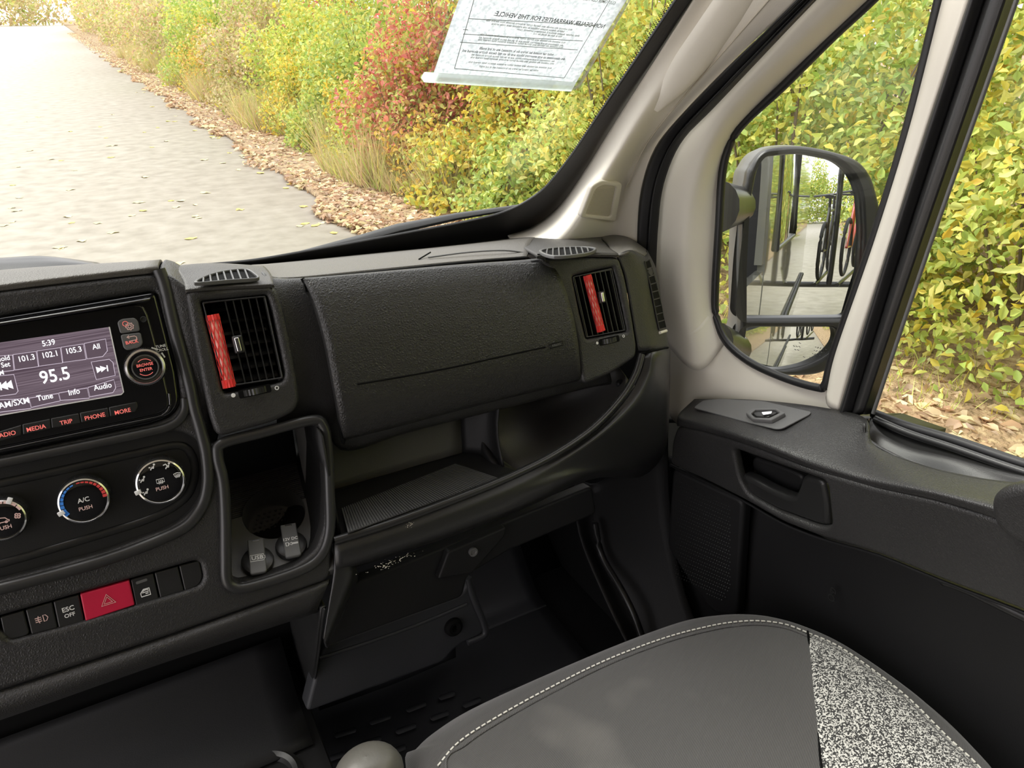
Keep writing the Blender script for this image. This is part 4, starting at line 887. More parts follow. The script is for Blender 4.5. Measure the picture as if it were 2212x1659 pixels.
loft('shelf_divider', [[at(1042, 890, y=.735), at(1054, 940, y=.722), at(1077, 985, y=.695), at(1118, 1016, y=.662)], [at(1030, 890, y=.733), at(1038, 945, y=.720), at(1060, 995, y=.690), at(1100, 1028, y=.660)], [at(1022, 890, y=.745), at(1022, 955, y=.735), at(1040, 1005, y=.71), at(1085, 1036, y=.675)]], M['dark'], dash, 20, 5, .003, smooth=180)
loft('pocket_scoop', [[at(1040, 885, y=.740), at(1056, 945, y=.728), at(1084, 992, y=.695), at(1120, 1018, y=.660)], [at(1120, 850, y=.80), at(1150, 905, y=.785), at(1180, 950, y=.73), at(1205, 980, y=.655)], [at(1210, 820, y=.80), at(1240, 865, y=.785), at(1265, 900, y=.73), at(1286, 926, y=.655)], [at(1325, 785, y=.74), at(1345, 805, y=.73), at(1360, 825, y=.70), at(1368, 830, y=.665)]], M['shelfg'], dash, 24, 6, .003, smooth=180)
lathe('shelf_screw', Frame(at(1340, 829, y=.72), (1, 0, 0), FR.v), (0, 0), [(0, .003), (.004, .003), (.0055, .001), (.0055, -.003)], M['dark'], dash, 16)
# apron under the shelf lip and right-hand side going down to the sill
ap0 = [FR.hit(*p, .002) for p in [(722, 1172), (850, 1134), (1000, 1079), (1110, 1033), (1200, 988), (1284, 932), (1346, 868), (1380, 812), (1393, 764)]]
ap1 = [FR.hit(*p, .006) for p in [(724, 1200), (855, 1160), (1008, 1103), (1125, 1052), (1222, 1002), (1310, 945), (1378, 878), (1410, 815), (1416, 760)]]
ap2 = [FR.hit(726, 1232, 0), FR.hit(860, 1190, 0), FR.hit(1010, 1140, 0), FR.hit(1140, 1088, 0), FR.hit(1270, 1024, 0), at(1370, 1010, y=.665), at(1425, 950, y=.67), at(1440, 860, y=.68), at(1443, 752, x=.638)]
ap3 = [FR.hit(728, 1238, -.03), FR.hit(862, 1196, -.03), FR.hit(1012, 1146, -.03), FR.hit(1142, 1094, -.03), FR.hit(1280, 1034, -.03), at(1385, 1030, x=.64), at(1436, 975, x=.65), at(1446, 880, x=.66), at(1448, 752, x=.66)]
loft('dash_apron', [ap0, ap1, ap2, ap3], M['smooth'], dash, 60, 7, .003, smooth=180)
loft('apron_leg', [PX(FR, [(722, 1172), (722, 1232), (712, 1300), (700, 1380)], .001), PX(FR, [(745, 1200), (760, 1236), (742, 1290), (705, 1390)], -.002), PX(FR, [(760, 1215), (775, 1245), (750, 1300), (708, 1400)], -.02)], M['smooth'], dash, 14, 5, .003, smooth=180)
# white scuffs where the plastic is chipped
bm = bmesh.new()
for cxx, cyy, n_, sx, sy in [(805, 1143, 26, 8, 3), (884, 1134, 22, 5, 8), (850, 1212, 60, 26, 7), (832, 1224, 26, 8, 6)]:
    for k in range(n_):
        x = random.gauss(cxx, sx); y = random.gauss(cyy-(x-cxx)*.35, sy*.5); p = FR.hit(x, y, .0068); r = random.uniform(.0002, .0006)
        bm.faces.new([bm.verts.new(p+FR.u*(r*math.cos(q*2.1))*1.6+FR.v*(r*math.sin(q*2.1))) for q in range(3)])
o = from_bm('scuffs', bm, M['beige'], dash, None, 'pale scuff marks'); o['kind'] = 'stuff'
# lower trim below the shelf: fuse cover and heater housing
LO = lean((0, .70, .60), 8)
plate('lower_cover', LO, [(760, 1262), (1000, 1165), (1280, 1050), (1290, 1110), (1100, 1190), (1010, 1245), (1000, 1290), (700, 1400), (735, 1330)], [], .02, .004, M['dark'], dash, 0, r=.008)
plate('fuse_cover', LO, [(968, 1192), (1094, 1138), (1092, 1158), (1020, 1240), (946, 1252), (960, 1215)], [], .02, .003, M['dark'], dash, .010, r=.004)
lathe('cover_screw', LO, LO.uv(1022, 1192, .012), [(0, .002), (.003, .002), (.004, .003), (.006, .003), (.006, -.004)], M['satin'], dash, 18, .011)
L2 = lean((0, .76, .50), 12)
plate('heater_cover', L2, [(700, 1392), (1000, 1282), (1016, 1240), (1028, 1268), (1048, 1340), (1046, 1370), (1010, 1385), (985, 1400), (960, 1430), (690, 1530), (660, 1540), (690, 1420)], [], .03, .005, M['vinyl'], dash, 0, r=.010)
ridge('heater_edge', [(690, 1422), (800, 1386), (900, 1350), (1008, 1305)], .003, .0, M['vinyl'], .8, L2)
ridge('heater_edge', [(1012, 1248), (1022, 1290), (1045, 1345), (1046, 1372), (1010, 1388)], .005, .0, M['vinyl'], .8, L2)
for (a, b) in [(937, 1285), (981, 1356)]:
    c = L2.uv(a, b, .004); lathe('cover_screw', L2, c, [(0, .001), (.004, .001), (.005, .006), (.009, .007), (.013, .004), (.014, -.002)], M['hole'], dash, 22, .001)
loft('kick_panel', [[at(1240, 1030, x=.60), at(1250, 1150, x=.60), at(1310, 1300, x=.60), at(1370, 1420, x=.60)], [at(1300, 1040, x=.64), at(1300, 1150, x=.64), at(1350, 1270, x=.64), at(1420, 1420, x=.64)], [at(1440, 900, x=.68), at(1445, 1080, x=.69), at(1470, 1250, x=.69), at(1530, 1420, x=.69)]], M['dark'], dash, 16, 6, .004, smooth=180)
sweep('sill_highlight_edge', crom([at(1285, 1130, x=.62), at(1300, 1200, x=.62), at(1340, 1270, x=.62), at(1370, 1330, x=.62), at(1395, 1400, x=.62)], 6), .006, M['smooth'], dash, 10)

# cubby: back wall, sides, tray with the cup hole
TR = Frame(FR.hit(600, 1238, -.012), (1, 0, 0), (0, math.sin(math.radians(68)), math.cos(math.radians(68))))
cxl, cxr = TR.uv(498, 1240).x-.004, TR.uv(705, 1180).x+.004; wl, wr = TR.o.x+cxl, TR.o.x+cxr
def box_wall(nm, pts, mt): 
    bm = bmesh.new(); bm.faces.new([bm.verts.new(p) for p in pts]); o = from_bm(nm, bm, mt, dash, None); o.modifiers.new('s', 'SOLIDIFY').thickness = .003; return o
box_wall('cubby_back', [Vector((wl, .775, .60)), Vector((wr, .775, .60)), Vector((wr, .775, .80)), Vector((wl, .775, .80))], M['dark'])
hl = [FR.hit(*p, -.012) for p in h_cub]; hlc = crom(hl, 4, True); hlc.append(hlc[0])
loft('cubby_liner', [hlc, [p+Vector((-.002, .05, 0)) for p in hlc], [p+Vector((-.004, .12, 0)) for p in hlc]], M['dark'], dash, 70, 2, .002)
if 0: box_wall('cubby_side', [Vector((wl, .62, .56)), Vector((wl, .775, .56)), Vector((wl, .775, .80)), Vector((wl, .68, .80))], M['dark'])
cc = TR.uv(592, 1107); cr_ = (TR.uv(664, 1107)-TR.uv(520, 1107)).x/2
hole = [cc+Vector((cr_*math.cos(2*PI*i/40), cr_*math.sin(2*PI*i/40))) for i in range(40)]
yb = TR.uv(590, 1060).y+.002; ym = TR.uv(590, 1095).y
def arc(a0, a1, n=20): return [cc+Vector((cr_*math.cos(a0+(a1-a0)*i/n), cr_*math.sin(a0+(a1-a0)*i/n))) for i in range(n+1)]
am = math.asin(max(-1, min(1, (ym-cc.y)/cr_)))
front = [Vector((cxl, -.016)), Vector((cxr, -.016)), Vector((cxr, ym))]+arc(am, -PI-am)+[Vector((cxl, ym))]
plate_uv('cubby_tray', TR, front, [], .012, .0012, M['satin'], dash, 0.0)
back = [Vector((cxr, ym)), Vector((cxr, .165)), Vector((cxl, .165)), Vector((cxl, ym))]+arc(PI-am, am)
plate_uv('ribbed_mat', TR, back, [], .01, .001, M['rubmat'], dash, -.003)
bm = bmesh.new()
for k in range(26):
    y = ym+.002+k*.0026
    for x0, x1 in ([(cxl+.002, cxr-.002)] if y > cc.y+cr_ else [(cxl+.002, cc.x-math.sqrt(max(0, cr_**2-(y-cc.y)**2))-.0005), (cc.x+math.sqrt(max(0, cr_**2-(y-cc.y)**2))+.0005, cxr-.002)]):
        boxbm(bm, TR.mat(-.0024) @ Matrix.Translation(((x0+x1)/2, y, 0)), x1-x0, .0012, .0016)
from_bm('mat_ribs', bm, M['rubmat'], dash, None)['kind'] = 'stuff'
lathe('cup_well', TR, cc, [(cr_, 0), (cr_*.99, -.008), (cr_*.94, -.024), (cr_*.88, -.029), (cr_*.84, -.030), (0, -.030)], M['rubmat'], dash, 48)
bm = bmesh.new()
for i in range(-8, 9):
    for j in range(-9, 10):
        x = (i+(.5 if j % 2 else 0))*.0062; y = j*.0054
        if math.hypot(x, y) > cr_*.80: continue
        r = .0019; lo = [bm.verts.new(TR.w(cc.x+x+r*math.cos(k*PI/3), cc.y+y+r*math.sin(k*PI/3), -.0305)) for k in range(6)]; hi = [bm.verts.new(TR.w(cc.x+x+r*.6*math.cos(k*PI/3), cc.y+y+r*.6*math.sin(k*PI/3), -.0280)) for k in range(6)]
        bm.faces.new(hi)
        for k in range(6): bm.faces.new((lo[k], lo[(k+1) % 6], hi[(k+1) % 6], hi[k]))
from_bm('well_studs', bm, M['rubmat'], dash, None)['kind'] = 'stuff'
# two capped sockets
def socket(px, py, rotd, label):
    c = TR.uv(px, py, .008); t = thing('power_socket', TR.w(c.x, c.y, 0), label, 'socket', 'capped sockets in the console cubby')
    R_ = .0165; lathe('socket_cap', TR, c, [(0, .008), (R_*.75, .0085), (R_*.95, .0070), (R_, .0045), (R_, 0)], M['smooth'], t, 40)
    a = math.radians(rotd); U = Vector((math.cos(a), math.sin(a))); V_ = Vector((-U.y, U.x)); w2 = .0082
    fl_ = rc([c-U*w2-V_*.0185, c+U*w2-V_*.0185, c+U*w2+V_*.0225, c-U*w2+V_*.0225], [.0035, .0035, .0012, .0012])
    f = plate_uv('socket_flap', TR, fl_, [], .0045, .0013, M['satin'], t, .0125)
    q = rc([c+V_*.0190-U*.0035, c+V_*.0190+U*.0035, c+V_*.0207+U*.0035, c+V_*.0207-U*.0035], .0004); plate_uv('hinge_slot', TR, q, [], .0008, .0002, M['chrome'], f, .0130)
    return t, f, c, a
t, f, c, a = socket(556, 1208, -10, 'black capped USB socket, the left one in the cubby below the cup well')
text('usb_lettering', TR, 'USB', c-Vector((0, .001)), .0045, M['white'], f, .0126, .0003, rot=a, sx=1.1)
strokes('usb_frame', TR, c-Vector((0, .001)), [[(-7, -3.6), (6.4, -3.6), (6.4, -1.6), (7.6, -1.6), (7.6, 1.6), (6.4, 1.6), (6.4, 3.6), (-7, 3.6), (-7, -3.6)]], .0005, M['white'], f, .0126, rot=a)
t, f, c, a = socket(629, 1174, -8, 'black capped twelve volt socket, the right one in the cubby below the cup well')
text('socket_lettering', TR, '12V DC', c+Vector((0, .003)), .0034, M['white'], f, .0126, .0003, rot=a, sx=1.0)
strokes('plug_symbol', TR, c-Vector((0, .003)), [[(-6, -2), (-6, 2), (-3.5, 2), (-3.5, -2), (-6, -2)], [(-3.5, 0), (0, 1.6), (0, -1.6), (-3.5, 0)], [(0, .6), (6, .6)], [(0, -.6), (6, -.6)], [(6, .9), (6, -.9)]], .0008, M['white'], f, .0126, rot=a)

# lower console under the fascia: open dark bin with cup holder ring at its foot
con = thing('lower_console', (-.1, .70, 0), 'dark open storage bin of the centre console below the switch row', 'console')
RX = FR.hit(690, 1312, -.004).x
loft('bin_right_wall', [[FR.hit(690, 1312, -.004), at(672, 1450, x=RX-.002), at(655, 1560, x=RX-.004), at(660, 1690, x=RX-.004)], [FR.hit(690, 1312, -.004)+Vector((.006, .004, 0)), at(681, 1450, x=RX+.002), at(660, 1560, x=RX), at(664, 1690, x=RX)], [FR.hit(690, 1312, -.004)+Vector((.004, .14, 0)), at(681, 1450, x=RX+.002)+Vector((0, .12, 0)), at(660, 1560, x=RX)+Vector((0, .12, 0)), at(664, 1690, x=RX)+Vector((0, .12, 0))]], M['smooth'], con, 20, 5, .004, smooth=180)
box = lambda nm, c_, s_, mt, b=.01: rbox(nm, Matrix.Translation(c_), *s_, b, mt, con)
box('bin_back', (RX-.30, .86, .34), (.60, .02, .62), M['hole'], .004)
cz = .30
box('bin_floor', (RX-.305, .69, cz-.04), (.60, .34, .06), M['dark'], .015)
CF = Frame((RX-.10, .60, cz-.01), (1, 0, 0), (0, 1, 0)); 
rr_ = at(560, 1640, z=cz); lathe('cup_holder_ring', Frame((rr_.x, rr_.y-.03, cz-.008), (1, 0, 0), (0, 1, 0)), (0, 0), [(.030, -.004), (.034, .004), (.040, .006), (.046, .002), (.048, -.012)], M['smooth'], con, 48)
loft('bin_slope', [[Vector((RX-.55, .84, cz+.06)), Vector((RX-.02, .84, cz+.06))], [Vector((RX-.55, .78, cz+.015)), Vector((RX-.02, .78, cz+.015))], [Vector((RX-.55, .70, cz-.005)), Vector((RX-.02, .70, cz-.005))]], M['dark'], con, 14, 5, .004)

# ================================================================ VENTS
def vent(corners, tilt, fins, label, mir_px, wheel, dotp, ringp, fscale, wide_left=0.0):
    """louvred vent set in its pod: upright vanes, cross slats behind, slider tab, thumbwheel"""
    TL, TR_, BR_, BL = [FR.uv(*p, .012) for p in corners]
    t = thing('air_vent', FR.w(*((TL+BR_)/2), 0), label, 'vent', 'square face vents of the dashboard')
    box_d = .035
    bm = bmesh.new(); ring = [TL, TR_, BR_, BL]; vs0 = [bm.verts.new(FR.w(p.x, p.y, .006)) for p in ring]; vs1 = [bm.verts.new(FR.w(p.x, p.y, -box_d)) for p in ring]
    for k in range(4): bm.faces.new((vs0[k], vs0[(k+1) % 4], vs1[(k+1) % 4], vs1[k]))
    bm.faces.new(vs1); o = from_bm('vent_box', bm, M['hole'], t, None); o.modifiers.new('s', 'SOLIDIFY').thickness = .0015
    P = lambda s, q: (TL*(1-s)+TR_*s)*(1-q)+(BL*(1-s)+BR_*s)*q
    for k in range(7):
        q = (k+.5)/7; a, b = P(.16 if wide_left else .02, q), P(.98, q)
        sweep('cross_slat', [FR.w(a.x, a.y, -.016), FR.w(b.x, b.y, -.016)], .0062, M['smooth'], t, 6, flat=.22, up=Vector((0, -.5, 1)).normalized(), smooth=None)
    for k in range(fins):
        s = (wide_left+.05)+(1-.08-wide_left)*(k/(fins-1)) if wide_left else .05+.90*k/(fins-1)
        a, b = P(s, .01), P(s, .99); m = .0035
        vaneM = bmesh.new(); d = (b-a)
        pts = []
        for (hgt, wd) in ((.0075, .0005), (.0045, .0011), (-.009, .0010)):
            pts.append((hgt, wd))
        A_ = []
        for pnt in (a, b):
            A_.append([vaneM.verts.new(FR.w(pnt.x+sx_*wd+tilt*(.0075-hg), pnt.y, hg)) for hg, wd, sx_ in ((.0075, .0006, -1), (.0075, .0006, 1), (-.010, .0011, 1), (-.010, .0011, -1))])
        for j in range(4): vaneM.faces.new((A_[0][j], A_[0][(j+1) % 4], A_[1][(j+1) % 4], A_[1][j]))
        vaneM.faces.new(A_[0]); vaneM.faces.new(A_[1][::-1]); from_bm('vane', vaneM, M['smooth'], t, None)
    # slim frame round the vanes
    r_ = rc([TL, TR_, BR_, BL], .002); r_in = rc([P(.025, .02), P(.975, .02), P(.975, .98), P(.025, .98)], .002)
    plate_uv('vent_frame', FR, r_, [r_in], .004, .0008, M['smooth'], t, .0085)
    # slider tab with chrome pad
    c = FR.uv(*mir_px, .014); w_, h_ = .0042*fscale, .0088*fscale
    tb = plate_uv('slider_tab', FR, rc([c+Vector((-w_, -h_)), c+Vector((w_*1.3, -h_)), c+Vector((w_*1.3, h_)), c+Vector((-w_, h_))], .002), [], .008, .002, M['smooth'], t, .0155)
    plate_uv('tab_pad', FR, rc([c+Vector((-w_*.55, -h_*.8)), c+Vector((w_*.55, -h_*.8)), c+Vector((w_*.45, h_*.8)), c+Vector((-w_*.65, h_*.8))], .0014), [], .003, .001, M['chrome'], tb, .0175, label='chrome pad')
    # thumbwheel
    L_, R__ = FR.uv(*wheel[0], .012), FR.uv(*wheel[1], .012); c = (L_+R__)/2; w2 = (R__.x-L_.x)/2
    whl = plate_uv('thumbwheel_slot', FR, rc([c+Vector((-w2-.001, -.0042)), c+Vector((w2+.001, -.0042)), c+Vector((w2+.001, .0042)), c+Vector((-w2-.001, .0042))], .002), [], .001, .0002, M['hole'], t, .0106)
    bm = bmesh.new(); R0 = w2*1.12
    n = 60; z0 = .0115-R0*.80
    r1 = []; r2 = []
    for k in range(n):
        a = 2*PI*k/n; rad = R0*(1.0 if k % 2 else .955)
        x = c.x+rad*math.sin(a); hh_ = z0+rad*math.cos(a)
        r1.append(bm.verts.new(FR.w(x, c.y-.0030, hh_))); r2.append(bm.verts.new(FR.w(x, c.y+.0030, hh_)))
    for k in range(n): bm.faces.new((r1[k], r1[(k+1) % n], r2[(k+1) % n], r2[k]))
    bm.faces.new(r1); bm.faces.new(r2[::-1]); from_bm('thumbwheel', bm, M['smooth'], t, None)
    d = FR.uv(*dotp, .0101); lathe('open_mark', FR, d, [(0, .0004), (.0020*fscale, .0004), (.0021*fscale, 0)], M['white'], t, 20, .0100, label='white dot')
    d = FR.uv(*ringp, .0101); lathe('closed_mark', FR, d, [(.0013*fscale, 0), (.0013*fscale, .0004), (.0021*fscale, .0004), (.0021*fscale, 0)], M['white'], t, 20, .0100, label='white ring')
    return t
vent([(437, 652), (575, 638), (614, 818), (486, 838)], .15, 6, 'square air vent beside the radio with the left vanes pushed open', (514, 744), None or [(518, 851), (584, 840)], (504, 854), (598, 838), 1.0, .30)
vent([(1240, 597), (1326, 578), (1356, 714), (1270, 730)], .1, 8, 'square air vent at the passenger door end of the dashboard', (1300, 642), [(1298, 740), (1338, 731)], (1290, 741), (1347, 726), .85)
# red mesh air fresheners pushed in the vents
def freshener(a, b, r, label, off):
    A, B = FR.uv(*a, off), FR.uv(*b, off); t = thing('air_freshener', FR.w(*((A+B)/2), off), label, 'air freshener', 'red mesh scent sticks in the vents')
    ax = (B-A).normalized(); sd = Vector((-ax.y, ax.x)); L = (B-A).length
    def pt(s, ang, rad): p = A+ax*(s*L); return FR.w(p.x+sd.x*math.cos(ang)*rad, p.y+sd.y*math.cos(ang)*rad, off+math.sin(ang)*rad*.8)
    bm = bmesh.new(); rings = []
    for s, k in ((0, .75), (.02, 1), (.5, 1.0), (.98, 1), (1, .8)): rings.append([bm.verts.new(pt(s, 2*PI*i/16, r*.86*k)) for i in range(16)])
    for P_, Q in zip(rings, rings[1:]):
        for i in range(16): bm.faces.new((P_[i], P_[(i+1) % 16], Q[(i+1) % 16], Q[i]))
    bm.faces.new(rings[0]); bm.faces.new(rings[-1][::-1]); from_bm('scent_tube', bm, M['red_tube'], t, 60)
    bm = bmesh.new(); turns = 2.6; seg = 46
    for d_ in (1, -1):
        for k in range(9):
            prev = None
            for i in range(seg+1):
                s = i/seg; ang = 2*PI*k/9+d_*s*turns; w_ = .00055
                q = [bm.verts.new(pt(s*(1.0), ang-w_/r, r)), bm.verts.new(pt(s, ang, r*1.07)), bm.verts.new(pt(s, ang+w_/r, r))]
                if prev: bm.faces.new((prev[0], q[0], q[1], prev[1])); bm.faces.new((prev[1], q[1], q[2], prev[2]))
                prev = q
    o = from_bm('mesh_net', bm, M['mesh_red'], t, None); o['kind'] = 'stuff'
    for s0, s1 in ((-.03, .05), (.94, 1.06)):
        bm = bmesh.new(); n = 28; R1 = [bm.verts.new(pt(s0, 2*PI*i/n, r*(1.05 if i % 2 else .92))) for i in range(n)]; R2 = [bm.verts.new(pt(s1, 2*PI*i/n, r*(1.12 if i % 2 else .96))) for i in range(n)]
        for i in range(n): bm.faces.new((R1[i], R1[(i+1) % n], R2[(i+1) % n], R2[i]))
        o = from_bm('gathered_end', bm, M['mesh_red'], t, None); o.modifiers.new('s', 'SOLIDIFY').thickness = .0006
freshener((459, 684), (494, 828), .0060, 'red mesh air freshener stick in the vent beside the radio', .006)
freshener((1269, 598), (1297, 709), .0052, 'red mesh air freshener stick in the vent at the door end', .009)

# small demister vents on the dash top
def slat_vent(fr, outline, n, label, off=.002, lean_=.0):
    uvp = [fr.uv(*p, off) for p in outline]; c = sum(uvp, Vector((0, 0)))/len(uvp)
    t = thing('demister_vent', fr.w(c.x, c.y, 0), label, 'vent', 'slotted demister vents on the dash top')
    sm = crom(uvp, 5, True); big = [c+(p-c)*1.10 for p in sm]
    plate_uv('vent_surround', fr, big, [sm], .004, .001, M['satin'], t, off+.001); plate_uv('vent_cavity', fr, sm, [], .0006, .0001, M['hole'], t, off-.0012)
    x0, x1 = min(p.x for p in sm), max(p.x for p in sm)
    for k in range(1, n+1):
        x = x0+(x1-x0)*k/(n+1)
        ys = []
        for i in range(len(sm)):
            a, b = sm[i-1], sm[i]
            if (a.x-x)*(b.x-x) <= 0 and abs(a.x-b.x) > 1e-9: ys.append(a.y+(b.y-a.y)*(x-a.x)/(b.x-a.x))
        if len(ys) < 2: continue
        sweep('slat', [fr.w(x-.002, min(ys), off), fr.w(x+.002*lean_, max(ys), off)], .0010, M['satin'], t, 6, smooth=None)
DV1 = Frame(on(bvh(cap1), 490, 598, .001), on(bvh(cap1), 548, 598)-on(bvh(cap1), 430, 602), on(bvh(cap1), 490, 586)-on(bvh(cap1), 490, 611))
slat_vent(DV1, [(428, 610), (450, 596), (490, 586), (530, 583), (548, 592), (552, 601), (500, 605)], 7, 'slotted demister vent above the vent beside the radio', .003)
DV2 = Frame(on(bvh(cap2), 1222, 542, .001), on(bvh(cap2), 1275, 542)-on(bvh(cap2), 1175, 542), on(bvh(cap2), 1222, 534)-on(bvh(cap2), 1222, 549))
slat_vent(DV2, [(1170, 542), (1200, 536), (1250, 534), (1283, 537), (1265, 547), (1200, 553)], 8, 'slotted demister vent above the vent at the door end', .004)
# side window demister on the end cap
EFm = Frame(at(1418, 640, x=.640), at(1440, 715, x=.645)-at(1400, 575, x=.632), Vector((.55, .8, .0)))
def at_frame_up(): return
t = thing('side_demister', at(1420, 640, x=.64), 'narrow slotted side window demister on the door end of the dashboard', 'vent')
eb_ = bvh(ecap)
def onx(px, py):
    for k in range(14):
        try: return on(eb_, px-k*2, py, .0012)
        except TypeError: pass
    return at(px, py, x=.635)
LA = [onx(*p) for p in [(1391, 566), (1403, 618), (1413, 668), (1422, 712)]]
LB = [onx(*p) for p in [(1401, 562), (1416, 615), (1427, 665), (1436, 708)]]
loft('demister_cavity', [LA, LB], M['hole'], t, 14, 3, 0)
sweep('demister_frame', LA+LB[::-1], .0012, M['smooth'], t, 6, closed=True)
ca, cb = resample(crom(LA, 5), 10), resample(crom(LB, 5), 10)
for i in range(1, 9): sweep('slat', [ca[i], cb[i]], .0008, M['smooth'], t, 6)
sweep('demister_foot', [LA[-1]+Vector((0, -.002, -.004)), LB[-1]+Vector((0, -.002, -.004))], .002, M['beige'], t, 8, label='pale end tab')

# ================================================================ RADIO
radio = thing('car_radio', FR.hit(150, 820, 0), 'car radio with glossy black surround and lit touch display tuned to 95.5', 'radio')
RO = -.004
plate('radio_bezel', FR, [(-245, 722), (0, 685), (336, 630), (354, 700), (379, 800), (388, 868), (370, 897), (328, 912), (0, 982), (-245, 1032)], [], .02, .003, M['gloss'], radio, RO+.004, r=.006)
plate('radio_face', FR, [(-245, 738), (0, 700), (285, 656), (308, 658), (320, 680), (335, 735), (352, 800), (366, 860), (364, 882), (340, 896), (0, 966), (-245, 1016)], [], .012, .002, M['gloss'], radio, RO+.0075, r=.004)
def ru(px, py, o=0.0): return FR.uv(px, py, RO+.0080+o)
ZO = RO+.0080
ROT = math.radians(0)
scr = plate('display', FR, [(-245, 772), (0, 740), (237, 706), (252, 775), (268, 846), (262, 852), (0, 897), (-245, 940)], [], .002, .0005, M['screen'], radio, ZO+.0004, r=.002)
Z1 = ZO+.0006
def sline(nm, L, w_, mt, par, z=Z1): 
    return strokes(nm, FR, (0, 0), [[tuple(FR.uv(*p, z)*1000) for p in L]], w_, mt, par, z, .0002)
sline('display_edge', [(236, 706), (251, 775), (267, 847), (262, 852), (0, 897), (-245, 940)], .0010, M['white'], scr)
def sbtn(pts, nm='display_key'): return plate(nm, FR, pts, [], .0008, .0003, M['screen_btn'], scr, Z1, r=.0012)
def kline(L): sline('key_outline', L, .0005, M['screen_line'], scr, Z1+.0003)
keys = [[(-28, 771), (27, 767), (30, 800), (-24, 806)], [(28, 766), (78, 759), (83, 792), (32, 799)], [(80, 758), (130, 751), (135, 784), (84, 791)], [(132, 750), (180, 743), (186, 776), (136, 783)], [(182, 742), (228, 732), (232, 758), (222, 770), (188, 775)],
  [(197, 782), (236, 776), (244, 783), (249, 811), (208, 820)], [(-40, 815), (30, 809), (39, 845), (34, 851), (-34, 860)],
  [(-60, 866), (62, 861), (67, 882), (-54, 897)], [(63, 860), (126, 850), (130, 866), (68, 880)], [(127, 849), (188, 838), (193, 860), (131, 865)], [(190, 837), (246, 820), (250, 838), (244, 848), (194, 857)]]
for k in keys: sbtn(k); kline(k+[k[0]])
TXR = math.radians(0)
def rt(s, px, py, h, m_, par, z=Z1+.0004, sx=1.0, al='CENTER'): text('lettering', FR, s, FR.uv(px, py, z), h, m_, par, z, .0002, align=al, sx=sx)
for s, x, y, h in [('5:39', 105, 741, .0050), ('Hold', 6, 775, .0044), ('Set', 12, 788, .0044), ('101.3', 57, 774, .0050), ('102.1', 108, 766, .0050), ('105.3', 159, 757, .0050), ('All', 208, 749, .0048), ('FM', 0, 806, .0040), ('95.5', 119, 812, .0115), ('AM/SXM', 31, 871, .0052), ('Tune', 97, 858, .0050), ('Info', 160, 847, .0050), ('Audio', 222, 835, .0050)]:
    rt(s, x, y, h, M['lit'], scr, sx=.86)
def tri(par, px, py, w_, h_, d, z=Z1+.0005):
    c = FR.uv(px, py, z); bm = bmesh.new(); bm.faces.new([bm.verts.new(FR.w(c.x-d*w_/2, c.y-h_/2, z)), bm.verts.new(FR.w(c.x+d*w_/2, c.y, z)), bm.verts.new(FR.w(c.x-d*w_/2, c.y+h_/2, z))]); from_bm('skip_symbol', bm, M['lit'], par, None)
for x, y in ((215, 798), (224, 796)): tri(scr, x, y, .005, .006, 1)
for x, y in ((7, 834), (18, 832)): tri(scr, x, y, .006, .008, -1)
sline('skip_bar', [(231, 789), (233, 802)], .0010, M['lit'], scr, Z1+.0004); sline('skip_bar', [(0, 826), (3, 843)], .0012, M['lit'], scr, Z1+.0004)
b1_ = plate('radio_button', FR, [(253, 696), (262, 689), (290, 686), (298, 693), (303, 715), (260, 721)], [], .004, .001, M['satin'], radio, ZO+.0025, r=.0025, label='dark settings button')
g = FR.uv(280, 705, ZO+.0026)
gear = [((3.4 if i % 4 < 2 else 2.6)*math.cos(2*PI*i/32), (3.4 if i % 4 < 2 else 2.6)*math.sin(2*PI*i/32)) for i in range(32)]; gear.append(gear[0])
strokes('gear_symbol', FR, g, [gear, circ(0, 0, 1.4, 12)], .0007, M['pink'], b1_, ZO+.0026, .0002); strokes('gear_symbol', FR, g+Vector((-.003, .003)), [circ(0, 0, 2.2, 12)], .0005, M['redprint'], b1_, ZO+.0026, .0002)
b2_ = plate('radio_button', FR, [(260, 723), (304, 718), (309, 742), (302, 751), (275, 757), (267, 752)], [], .004, .001, M['satin'], radio, ZO+.0025, r=.0025, label='dark BACK button')
g = FR.uv(284, 732, ZO+.0026); strokes('back_arrow', FR, g, [[(-3, 2), (3, 2.2), (4.4, 1), (4.4, -.6), (3.2, -1.6), (-1.5, -1.8)], [(-1.5, 3.4), (-3.4, 2), (-1.5, .6)]], .0007, M['pink'], b2_, ZO+.0026, .0002)
rt('BACK', 285, 739, .0030, M['redprint'], b2_, ZO+.0026)
lathe('pin_hole', FR, ru(310, 690), [(0, .0003), (.0018, .0003), (.0024, .0010), (.0030, 0)], M['smooth'], radio, 20, ZO)
kc = FR.uv(314, 793, ZO+.008)
kn = lathe('tuning_knob', FR, kc, [(.0178, 0), (.0178, .009), (.0170, .0115), (.0150, .0120), (.0142, .0110), (.0140, .0085), (.0118, .0080), (.0112, .0095), (.0095, .0100), (0, .0100)], M['gloss'], radio, 60, ZO)
lathe('knob_ring', FR, kc, [(.0172, .0105), (.0166, .0124), (.0150, .0129), (.0143, .0118)], M['chrome'], kn, 60, ZO, label='bright chrome ring')
lathe('knob_ring', FR, kc, [(.0120, .0082), (.0117, .0098), (.0108, .0102), (.0104, .0098)], M['satin'], kn, 60, ZO)
bm = bmesh.new()
for k in range(70):
    a = 2*PI*k/70; boxbm(bm, FR.mat(ZO+.005) @ Matrix.Translation((kc.x+.0179*math.cos(a), kc.y+.0179*math.sin(a), 0)) @ Matrix.Rotation(a, 4, 'Z'), .0006, .0007, .0075)
from_bm('knob_knurl', bm, M['smooth'], kn, None)['kind'] = 'stuff'
ZK = ZO+.0101
